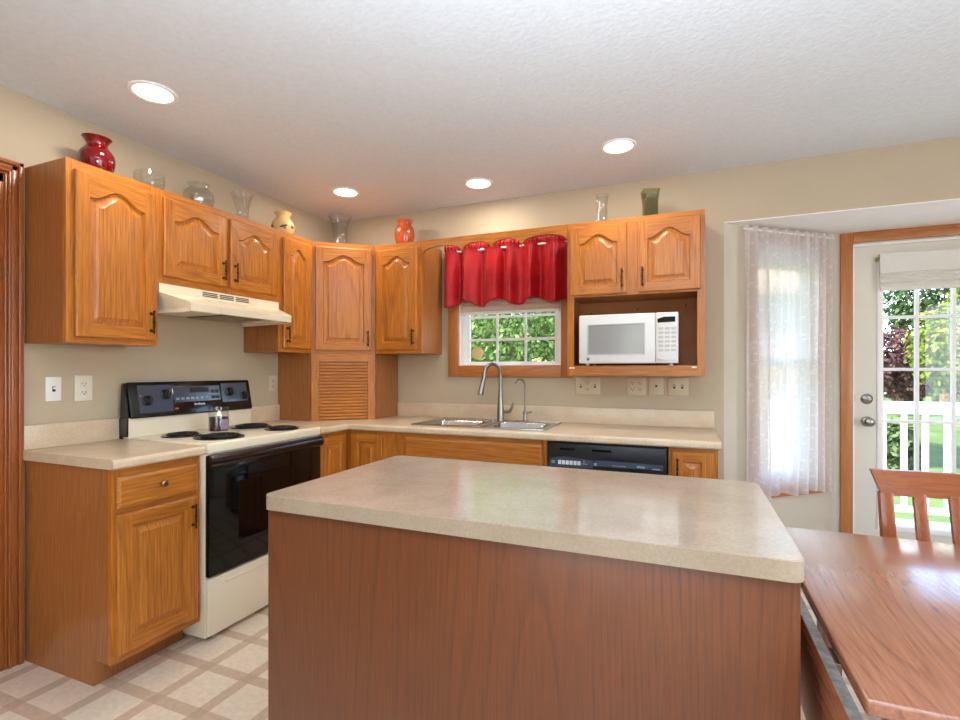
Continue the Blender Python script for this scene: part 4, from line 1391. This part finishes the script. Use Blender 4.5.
t = thing('window_blind', 'half-raised beige cellular blind hanging behind the red valance', 'blind', (0, 0, 0))
bm = new()
poly = []
n = 20
zz0, zz1 = 1.678, 2.045
fr, bk = [], []
for i in range(n + 1):
    z = zz0 + (zz1 - zz0) * i / n
    fr.append((0.012 if i % 2 else 0.004, z)); bk.append((0.018 if i % 2 else 0.026, z))
prism(bm, fr + bk[::-1], 1.142, 1.868, 'x')
obj('pleats', bm, M['blind'], t, smooth=False)
bm = new(); box(bm, 1.142, 0.002, 1.659, 1.868, 0.028, 1.678, 0, 0.003); obj('bottom_rail', bm, M['vinyl'], t)
bm = new(); box(bm, 1.49, -0.002, 1.662, 1.52, 0.004, 1.672, 0, 0.002); obj('pull_tab', bm, M['vinyl'], t)

bm = new(); lathe(bm, [(0.0, 0.0), (0.040, 0.0), (0.046, -0.003), (0.046, -0.007), (0.040, -0.010), (0.0, -0.008)], (0, 0, 0), 32, axis='y')
o = obj('suncatcher', bm, M['disc'], loc=(1.247, 0.0655, 1.385)); tag(o, 'round tan disc stuck to the lower left pane of the sink window', 'suncatcher')

# lace curtain on the angled bay window
t = thing('lace_curtain', 'sheer white lace curtain covering the narrow angled bay window', 'curtain', (BX0, 0, 0), AR)
def lace_fn(u, v):
    s0, s1 = 0.105, 0.822
    x = s0 + (s1 - s0) * u
    fl = 0.012 + 0.016 * min(1, v * 4)
    ph = 2 * pi * (9.5 * u + 0.22 * sin(7 * u + 1.5 * v))
    y = -0.048 - fl * (0.6 + 0.4 * sin(11 * u)) * sin(ph) - 0.008 * sin(2 * pi * 23 * u) * (1 - v)
    ztop = 2.118 + 0.004 * sin(60 * u)
    zb = 0.500 + 0.012 * sin(2 * pi * 3 * u)
    return (x + 0.01 * v * sin(9 * u), y, ztop + (zb - ztop) * v)
cloth('fabric', M['lace'], 220, 40, lace_fn, t, uv=lambda a, b_: (a * 1.05, b_ * 1.62))
bm = new(); tube(bm, [(0.105, -0.045, 2.098), (0.822, -0.045, 2.098)], 0.006, 10); obj('rod', bm, M['white'], t)
t = thing('pleated_shade', 'raised pale pleated shade behind the lace curtain', 'blind', (BX0, 0, 0), AR)
bm = new()
fr, bk = [], []
for i in range(15):
    z = 1.90 + 0.150 * i / 14
    fr.append((0.010 if i % 2 else 0.002, z)); bk.append((0.018 if i % 2 else 0.026, z))
prism(bm, fr + bk[::-1], S0 + 0.016, S1 - 0.016, 'x'); obj('pleats', bm, M['pale_blind'], t, smooth=False)
bm = new(); box(bm, S0 + 0.016, 0.001, 1.885, S1 - 0.016, 0.028, 1.90, 0, 0.002); obj('bottom_rail', bm, M['vinyl'], t)

# roman shade on the door
t = thing('roman_shade', 'folded pale grey roman shade at the top of the glazed door', 'blind', (0, 0, 0))
bm = new()
fold = [(0.560, 1.985), (0.531, 1.985), (0.531, 1.868), (0.524, 1.860), (0.536, 1.852), (0.521, 1.838), (0.538, 1.824), (0.518, 1.806), (0.538, 1.795), (0.516, 1.772), (0.522, 1.752), (0.536, 1.752), (0.550, 1.80), (0.556, 1.87), (0.560, 1.95)]
prism(bm, fold, 3.768, 4.352, 'x'); obj('fabric', bm, M['shade_fabric'], t, angle=25)
bm = new(); box(bm, 3.755, 0.540, 1.945, 3.767, 0.574, 1.965, 0, 0.002); box(bm, 4.353, 0.540, 1.945, 4.365, 0.574, 1.965, 0, 0.002); pieces('bracket', bm, M['knob'], t)
bm = new(); tube(bm, [(3.764, 0.548, 1.95), (3.762, 0.55, 1.85), (3.765, 0.552, 1.72)], 0.0015, 6); obj('cord', bm, M['white'], t)

# ------------------------------------------------------------------ vases
def vase(name, label, mat, prof, loc, seg=40, sx=1.0, sy=1.0, th=0.004, cat='vase', square=False, flutes=0, rz=0.0):
    bm = new()
    inner = [(max(0.0, r - th), z + (th if i == 0 else 0)) for i, (r, z) in enumerate(prof)]
    full = [(0.0, prof[0][1])] + list(prof) + inner[::-1] + [(0.0, prof[0][1] + th)]
    lathe(bm, full, (0, 0, 0), seg)
    if flutes:
        for v in bm.verts:
            a = math.atan2(v.co.y, v.co.x)
            k = 1 + 0.07 * cos(flutes * a + v.co.z * 30)
            v.co.x *= k; v.co.y *= k
    if square:
        for v in bm.verts:
            a = math.atan2(v.co.y, v.co.x)
            m = max(abs(cos(a)), abs(sin(a)))
            k = 0.92 / m if m > 0 else 1
            k = min(k, 1.22)
            v.co.x *= k; v.co.y *= k
    o = obj(name, bm, mat, loc=loc, rz=rz, angle=50)
    return tag(o, label, cat)
def spl(pts, n=5):
    """Catmull-Rom smoothing of a profile."""
    out = []
    P = [pts[0]] + list(pts) + [pts[-1]]
    for i in range(1, len(P) - 2):
        for k in range(n):
            t = k / n
            q = []
            for c_ in (0, 1):
                p0, p1, p2, p3 = P[i - 1][c_], P[i][c_], P[i + 1][c_], P[i + 2][c_]
                q.append(0.5 * (2 * p1 + (p2 - p0) * t + (2 * p0 - 5 * p1 + 4 * p2 - p3) * t * t + (3 * p1 - p0 - 3 * p2 + p3) * t ** 3))
            out.append((max(0.001, q[0]), q[1]))
    out.append(pts[-1])
    return out
ZT = T + 0.0005
vase('vase', 'glossy dark red vase with flared neck on the tall left cabinet', M['vase_red'],
     spl([(0.042, 0), (0.058, 0.03), (0.070, 0.075), (0.066, 0.11), (0.046, 0.138), (0.040, 0.151), (0.046, 0.167), (0.058, 0.183)]), (0.155, -1.852, ZT))
vase('glass_bowl', 'low clear glass bowl on the hood cabinet beside the red vase', M['glass'],
     spl([(0.030, 0), (0.050, 0.012), (0.066, 0.05), (0.068, 0.085), (0.066, 0.112)]), (0.150, -1.605, ZT), th=0.003, cat='bowl')
vase('vase', 'round greyish glass jar vase with collar above the hood', M['glass_smoke'],
     spl([(0.044, 0), (0.066, 0.025), (0.078, 0.07), (0.070, 0.108), (0.048, 0.130), (0.046, 0.138), (0.058, 0.150)]), (0.15, -1.328, ZT))
vase('vase', 'clear crystal vase with flared rim right of the round jar', M['glass'],
     spl([(0.046, 0), (0.040, 0.02), (0.034, 0.06), (0.036, 0.10), (0.048, 0.15), (0.062, 0.195)]), (0.16, -1.040, ZT), flutes=8, seg=64)
cv = vase('vase', 'small cream painted vase with brown marks on the narrow cabinet', M['vase_cream'],
     spl([(0.036, 0), (0.060, 0.025), (0.072, 0.065), (0.064, 0.100), (0.044, 0.125), (0.042, 0.135), (0.054, 0.160)]), (0.185, -0.735, ZT))
bm = new()
for (a, z, r_) in ((-0.75, 0.058, 0.010), (-0.55, 0.064, 0.007), (-0.95, 0.052, 0.007), (-0.65, 0.045, 0.006), (0.1, 0.06, 0.009), (-1.9, 0.06, 0.01)):
    c0 = Vector((0.0725 * cos(a), 0.0725 * sin(a), z)); n_ = Vector((cos(a), sin(a), 0)); tt = Vector((-sin(a), cos(a), 0))
    vs_ = [bm.verts.new(c0 + n_ * 0.0008 + tt * (r_ * 1.5 * cos(2 * pi * q / 10)) + Vector((0, 0, r_ * 0.8 * sin(2 * pi * q / 10)))) for q in range(10)]
    bm.faces.new(vs_)
pieces('painted_mark', bm, M['brown_paint'], cv)
vase('vase', 'tall clear glass vase with flared rim in the corner', M['glass'],
     spl([(0.048, 0), (0.050, 0.03), (0.050, 0.12), (0.056, 0.19), (0.070, 0.245), (0.084, 0.28)]), (0.24, -0.215, ZT), th=0.004, flutes=10, seg=60)
vase('vase', 'orange ceramic vase with narrow neck left of the red valance', M['vase_orange'],
     spl([(0.046, 0), (0.062, 0.04), (0.072, 0.10), (0.066, 0.14), (0.050, 0.165), (0.047, 0.175), (0.058, 0.198)]), (0.772, -0.165, ZT))
vase('vase', 'small cut crystal vase above the left microwave cabinet door', M['glass'],
     spl([(0.034, 0), (0.031, 0.01), (0.030, 0.10), (0.032, 0.15), (0.038, 0.195)]), (2.176, -0.175, ZT), flutes=12, seg=60, th=0.006)
vase('vase', 'squared olive green glass vase at the right end of the cabinet', M['glass_green'],
     spl([(0.044, 0), (0.043, 0.02), (0.042, 0.08), (0.044, 0.13), (0.052, 0.182)]), (2.456, -0.175, ZT), square=True, seg=64, rz=0.3)

# ------------------------------------------------------------------ island
IX0, IX1, IY0, IY1 = 1.570, 2.862, -2.255, -1.549
t = thing('kitchen_island', 'large oak-panelled kitchen island cabinet in the foreground', 'kitchen island', (IX0, IY0, 0))
w, dp = IX1 - IX0, IY1 - IY0
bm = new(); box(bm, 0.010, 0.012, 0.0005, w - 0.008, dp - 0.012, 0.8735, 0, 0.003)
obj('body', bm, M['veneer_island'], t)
bm = new()
for x0, x1 in ((0.012, 0.06), (w - 0.06, w - 0.010)): box(bm, x0, dp - 0.013, 0.1, x1, dp - 0.008, 0.8735)
pieces('corner_stile', bm, M['oak_v'], t, smooth=False)
ic = thing('island_countertop', 'beige laminate countertop with rounded corners on the island', 'countertop', (IX0, IY0, 0.874))
bm = new(); prism(bm, rrect(0.0012, 0.0012, w - 0.0012, dp - 0.0012, 0.027, 6), 0.0385, 0.040, 'z')
obj('top_sheet', bm, M['counter_island'], ic, angle=40)
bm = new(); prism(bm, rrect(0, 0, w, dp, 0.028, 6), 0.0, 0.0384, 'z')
obj('shade_toned_edge', bm, M['shade_toned_edge'], ic, angle=40)

# ------------------------------------------------------------------ table with dropped leaf, chair
TX0, TX1, TY0, TY1, TZ = 2.918, 4.30, -2.366, -1.415, 0.750
t = thing('dining_table', 'glossy oak drop-leaf dining table standing against the island', 'table', (TX0, TY0, 0))
tw, td = TX1 - TX0, TY1 - TY0
bm = new(); box(bm, 0, 0, TZ - 0.026, tw, td, TZ, 0, 0.005, 3)
obj('tabletop', bm, M['table'], t)
bm = new(); box(bm, -0.028, -0.03, 0.53, -0.008, td, 0.728, 0, 0.004)
obj('drop_leaf', bm, M['table'], t)
bm = new()
for y in (0.15, 0.5, 0.8): box(bm, -0.01, y, 0.7225, 0.06, y + 0.06, 0.7235)
bs = new(); box(bs, -0.0275, -0.028, 0.7282, -0.0085, td - 0.01, 0.7295); obj('leaf_sheen_strip', bs, plain('mottled_sheen', (150, 148, 146), 0.35, metal=0.7, noise=0.35, nscale=60), t, smooth=False)  # added strip; its mottled grey stands for the reflection on the leaf's top edge
pieces('hinge', bm, M['steel'], t, smooth=False)
bm = new()
box(bm, 0.08, 0.09, 0.63, tw - 0.08, 0.11, TZ - 0.026); box(bm, 0.08, td - 0.11, 0.63, tw - 0.08, td - 0.09, TZ - 0.026)
box(bm, 0.08, 0.11, 0.63, 0.10, td - 0.11, TZ - 0.026); box(bm, tw - 0.10, 0.11, 0.63, tw - 0.08, td - 0.11, TZ - 0.026)
obj('apron', bm, M['table_v'], t, smooth=False)
for x in (0.10, tw - 0.16):
    for y in (0.11, td - 0.17):
        bm = new()
        prism(bm, [(x, y), (x + 0.06, y), (x + 0.06, y + 0.06), (x, y + 0.06)], 0.0005, 0.7235, 'z', 0)
        for v in bm.verts:
            if v.co.z < 0.1:
                v.co.x += (x + 0.03 - v.co.x) * 0.35; v.co.y += (y + 0.03 - v.co.y) * 0.35
        obj('leg', bm, M['table_v'], t, smooth=False)

t = thing('dining_chair', 'reddish wooden slat-back dining chair tucked behind the table', 'chair', (3.522, -1.345, 0))
hw = 0.200
def back_y(z): return 0.175 + 0.10 * max(0, (z - 0.45)) / 0.45
bm = new(); prism(bm, [(-0.20, -0.22), (0.20, -0.22), (0.176, 0.19), (-0.176, 0.19)], 0.435, 0.465, 'z', 0, 0.008, 3); obj('seat', bm, M['chair_h'], t)
for s_ in (-1, 1):
    bm = new()
    prism(bm, [(back_y(0.0) + 0.03, 0.0005), (back_y(0.0) + 0.065, 0.0005), (back_y(0.45) + 0.035, 0.45), (back_y(0.82) + 0.028, 0.82), (back_y(0.82), 0.82), (back_y(0.45), 0.45)], s_ * hw - 0.021, s_ * hw + 0.021, 'x', 0, 0.004)
    obj('back_leg', bm, M['chair'], t)
    bm = new(); prism(bm, [(s_ * 0.19 - 0.02, -0.21), (s_ * 0.19 + 0.02, -0.21), (s_ * 0.19 + 0.02, -0.17), (s_ * 0.19 - 0.02, -0.17)], 0.0005, 0.435, 'z', 0, 0.003); obj('front_leg', bm, M['chair'], t)
for x in (-0.1, 0.0, 0.1):
    bm = new(); prism(bm, [(back_y(0.5) + 0.008, 0.5), (back_y(0.5) + 0.024, 0.5), (back_y(0.82) + 0.032, 0.82), (back_y(0.82) + 0.014, 0.82)], x - 0.019, x + 0.019, 'x', 0, 0.003); obj('slat', bm, M['chair'], t)
bm = new()
K = 16
rows = []
for k in range(K + 1):
    u = -1 + 2 * k / K
    cv_ = 0.018 * (1 - u * u)
    ring = []
    for (z, e) in ((0.810, 0.212), (0.897, 0.240)):
        for dy in (0.0, 0.028):
            ring.append(bm.verts.new((u * e, back_y(z) + dy + cv_, z)))
    rows.append([ring[0], ring[1], ring[3], ring[2]])
for k in range(K):
    for q in range(4):
        bm.faces.new((rows[k][q], rows[k][(q + 1) % 4], rows[k + 1][(q + 1) % 4], rows[k + 1][q]))
bm.faces.new(rows[0]); bm.faces.new(rows[-1][::-1])
obj('top_rail', bm, M['chair_h'], t, angle=40)
bm = new(); box(bm, -hw + 0.02, back_y(0.5), 0.49, hw - 0.02, back_y(0.5) + 0.024, 0.53, 0, 0.003); obj('lower_rail', bm, M['chair_h'], t)
bm = new()
for s_ in (-1, 1): box(bm, s_ * 0.165 - 0.01, -0.17, 0.38, s_ * 0.165 + 0.01, 0.18, 0.435)
box(bm, -0.17, -0.20, 0.38, 0.17, -0.18, 0.435)
obj('seat_frame', bm, M['chair_h'], t, smooth=False)

# ------------------------------------------------------------------ outdoors
bm = new(); box(bm, -60, 0.9, -0.62, 60, 90, -0.50); struct(obj('lawn', bm, M['lawn'], smooth=False))
dk = thing('deck', 'pale wooden deck outside the glazed door', 'deck', (0, 0, 0))
bm = new()
for i in range(9):
    y = 0.72 + i * 0.158
    box(bm, 3.35, y, -0.055, 8.5, y + 0.152, -0.03, 0, 0.003, 1)
obj('boards', bm, M['deck'], dk)
bm = new(); box(bm, 3.35, 0.72, -0.50, 8.5, 0.76, -0.056); box(bm, 3.35, 2.08, -0.50, 8.5, 2.12, -0.056); obj('skirt', bm, M['deck'], dk, smooth=False)
rl = thing('deck_railing', 'white baluster railing along the far edge of the deck', 'railing', (0, 2.05, -0.03))
bm = new(); box(bm, 3.36, -0.05, 0.92, 8.5, 0.05, 1.02, 0, 0.005); obj('top_rail', bm, M['vinyl'], rl)
bm = new(); box(bm, 3.36, -0.025, 0.08, 8.5, 0.025, 0.13, 0, 0.004); obj('bottom_rail', bm, M['vinyl'], rl)
proto = None
x = 3.5
while x < 8.45:
    if proto is None:
        bm = new(); box(bm, -0.019, -0.019, 0.13, 0.019, 0.019, 0.92, 0, 0.003); proto = obj('baluster', bm, M['vinyl'], rl, loc=(x, 0, 0))
    else:
        c_ = proto.copy(); COL.objects.link(c_); c_.location = (x, 0, 0)
    x += 0.145
for x in (3.41, 5.9, 8.45):
    bm = new(); box(bm, x - 0.05, -0.055, 0.0, x + 0.05, 0.055, 0.919, 0, 0.004); obj('post', bm, M['vinyl'], rl)

def foliage(blobs, n, size, mats, zmin=-0.5):
    verts, faces, mi = [], [], []
    tot = sum(b_[3] * b_[4] for b_ in blobs)
    for (cx, cy, cz, rx, rz_) in blobs:
        cnt = int(n * rx * rz_ / tot)
        for _ in range(cnt):
            while True:
                p = Vector((random.uniform(-1, 1), random.uniform(-1, 1), random.uniform(-1, 1)))
                if 0.25 < p.length <= 1: break
            p = p.normalized() * (0.55 + 0.45 * random.random() ** 0.6) * random.uniform(0.85, 1.08)
            c0 = Vector((cx + p.x * rx, cy + p.y * rx, cz + p.z * rz_))
            if c0.z < zmin + 0.05: continue
            nn = (p + Vector((random.uniform(-1, 1), random.uniform(-1, 1), random.uniform(-0.2, 1.2)))).normalized()
            a = nn.orthogonal().normalized(); a.rotate(Matrix.Rotation(random.uniform(0, 2 * pi), 3, nn)); b_ = nn.cross(a)
            s = size * random.uniform(0.6, 1.3)
            i0 = len(verts)
            verts += [c0 - a * s, c0 - b_ * s * 0.55 + a * 0.1 * s, c0 + a * s, c0 + b_ * s * 0.55 + a * 0.1 * s]
            faces.append((i0, i0 + 1, i0 + 2, i0 + 3)); mi.append(random.choices((0, 1, 2), (5, 3, 3))[0])
    me = bpy.data.meshes.new('foliage')
    me.from_pydata([tuple(v) for v in verts], [], faces)
    for m in mats: me.materials.append(m)
    me.polygons.foreach_set('material_index', mi)
    return me
def tree(name, label, cat, loc, blobs, n, size, kind, trunk=None, group=None):
    t = thing(name, label, cat, loc, group=group)
    o = bpy.data.objects.new('foliage', foliage(blobs, n, size, LEAF[kind], 0)); COL.objects.link(o); o.parent = t
    if trunk:
        bm = new(); hgt, r_ = trunk
        tube(bm, [(0, 0, 0), (0.03, 0, hgt * 0.5), (0, 0.04, hgt)], [r_ * 1.3, r_, r_ * 0.6], 10)
        for a in range(5):
            an = a * 1.26
            tube(bm, [(0, 0, hgt * 0.7), (cos(an) * hgt * 0.2, sin(an) * hgt * 0.2, hgt * 1.0), (cos(an) * hgt * 0.35, sin(an) * hgt * 0.35, hgt * 1.3)], [r_ * 0.5, r_ * 0.35, r_ * 0.15], 6)
        obj('trunk', bm, M['bark'], t)
    return t
GZ = -0.5
tree('tree', 'broad leafy green tree filling the view of the sink window', 'tree', (-1.7, 10.5, GZ), [(0, 0, 3.6, 3.2, 2.6), (-1.8, 0.2, 2.2, 2.0, 1.7), (1.5, -0.3, 2.4, 1.8, 1.6), (0, 0, 5.2, 2.2, 1.8)], 26000, 0.075, 'green', (2.2, 0.16))
tree('tree', 'tall dark green tree behind the broad tree outside the sink window', 'tree', (-4.0, 17.5, GZ), [(0, 0, 3.4, 4.0, 3.2), (-2.4, 0, 2.6, 2.4, 2.4), (2.4, 0, 2.6, 2.6, 2.4)], 22000, 0.13, 'dark', (2.2, 0.2))
tree('shrub', 'dense dark green hedge beneath the tree outside the sink window', 'shrub', (-0.9, 5.6, GZ), [(-1.6, 0.0, 0.7, 0.8, 0.9), (-0.3, 0.2, 0.8, 0.8, 1.0), (0.9, 0.6, 0.7, 0.7, 0.9)], 9000, 0.05, 'green')
tree('shrub', 'yellow flowering shrub outside the right panes of the sink window', 'shrub', (0.45, 4.0, GZ), [(0, 0, 1.05, 0.55, 0.75), (0.15, 0.1, 1.5, 0.4, 0.45)], 2200, 0.05, 'gold')
tree('tree', 'bright yellow-green maple tree beyond the deck railing', 'tree', (11.4, 18.0, GZ), [(0, 0, 2.6, 1.9, 1.7), (0.9, 0.3, 4.2, 1.6, 1.3), (-0.6, -0.4, 2.2, 1.3, 1.3), (1.6, -0.4, 2.2, 1.5, 1.4)], 12000, 0.10, 'lime', (2.0, 0.16))
tree('tree', 'dark purple-leaved tree left of the bright maple', 'tree', (10.3, 21.0, GZ), [(-0.3, 0, 2.3, 0.9, 1.2), (0.2, 0.3, 1.5, 0.9, 1.1)], 4000, 0.10, 'purple', (2.0, 0.13))
tree('tree', 'tall feathery green tree rising behind the maple', 'tree', (13.9, 27.0, GZ), [(-0.4, 0, 5.2, 2.2, 1.3), (-1.0, 0, 4.2, 1.3, 1.0), (0.8, 0, 6.3, 1.7, 0.9)], 4200, 0.13, 'dark', (4.4, 0.2))
for i, (x, y, s_) in enumerate(((18.5, 33.0, 1.0), (27.5, 34.0, 1.2))):
    tree('shrub', ('low green hedge at the back of the lawn below the maple', 'rounded green hedge at the far right of the lawn')[i], 'shrub', (x, y, GZ), [(-2.0, 0, 1.0, 2.0 * s_, 1.5), (1.2, 0.2, 1.1, 2.2 * s_, 1.6)], 3000, 0.2, 'green')
tree('shrub', 'small dark bush just beyond the deck balusters', 'shrub', (5.5, 6.0, GZ), [(0.0, 0, 0.45, 0.35, 0.6)], 1600, 0.05, 'dark')
tree('tree', 'large background tree right of the bright maple', 'tree', (17.6, 20.0, GZ), [(0, 0, 3.6, 2.6, 2.4), (1.2, 0, 5.6, 2.2, 1.8)], 6000, 0.14, 'green', (2.5, 0.2))

hs = thing('outbuilding', 'pale sided outbuilding seen dimly through the lace curtain', 'building', (3.75, 7.0, GZ))
bm = new()
for i in range(24):
    z = i * 0.13
    prism(bm, [(-0.012, z), (0.0, z + 0.129), (4.0, z + 0.129), (4.0, z)], -1.45, 1.05, 'x')
obj('wall', bm, M['siding'], hs, smooth=False)
bm = new(); prism(bm, [(-0.35, 3.08), (2.0, 4.3), (4.35, 3.08), (4.35, 3.2), (2.0, 4.45), (-0.35, 3.2)], -1.65, 1.25, 'x'); obj('roof', bm, M['roof'], hs, smooth=False)
bm = new(); box(bm, -0.9, -0.03, 0.05, 0.5, -0.013, 2.1, 0, 0.004); obj('garage_door', bm, M['roof'], hs)
dh = thing('distant_house', 'small tan-roofed house far across the lawn', 'building', (19.0, 46.0, GZ))
bm = new(); box(bm, -3, -2, 0, 3, 2, 1.6); obj('wall', bm, M['siding'], dh, smooth=False)
bm = new(); prism(bm, [(-2.4, 1.6), (0, 2.9), (2.4, 1.6)], -3.3, 3.3, 'x'); obj('roof', bm, plain('tan_roof', (206, 176, 140), 0.9), dh, smooth=False)
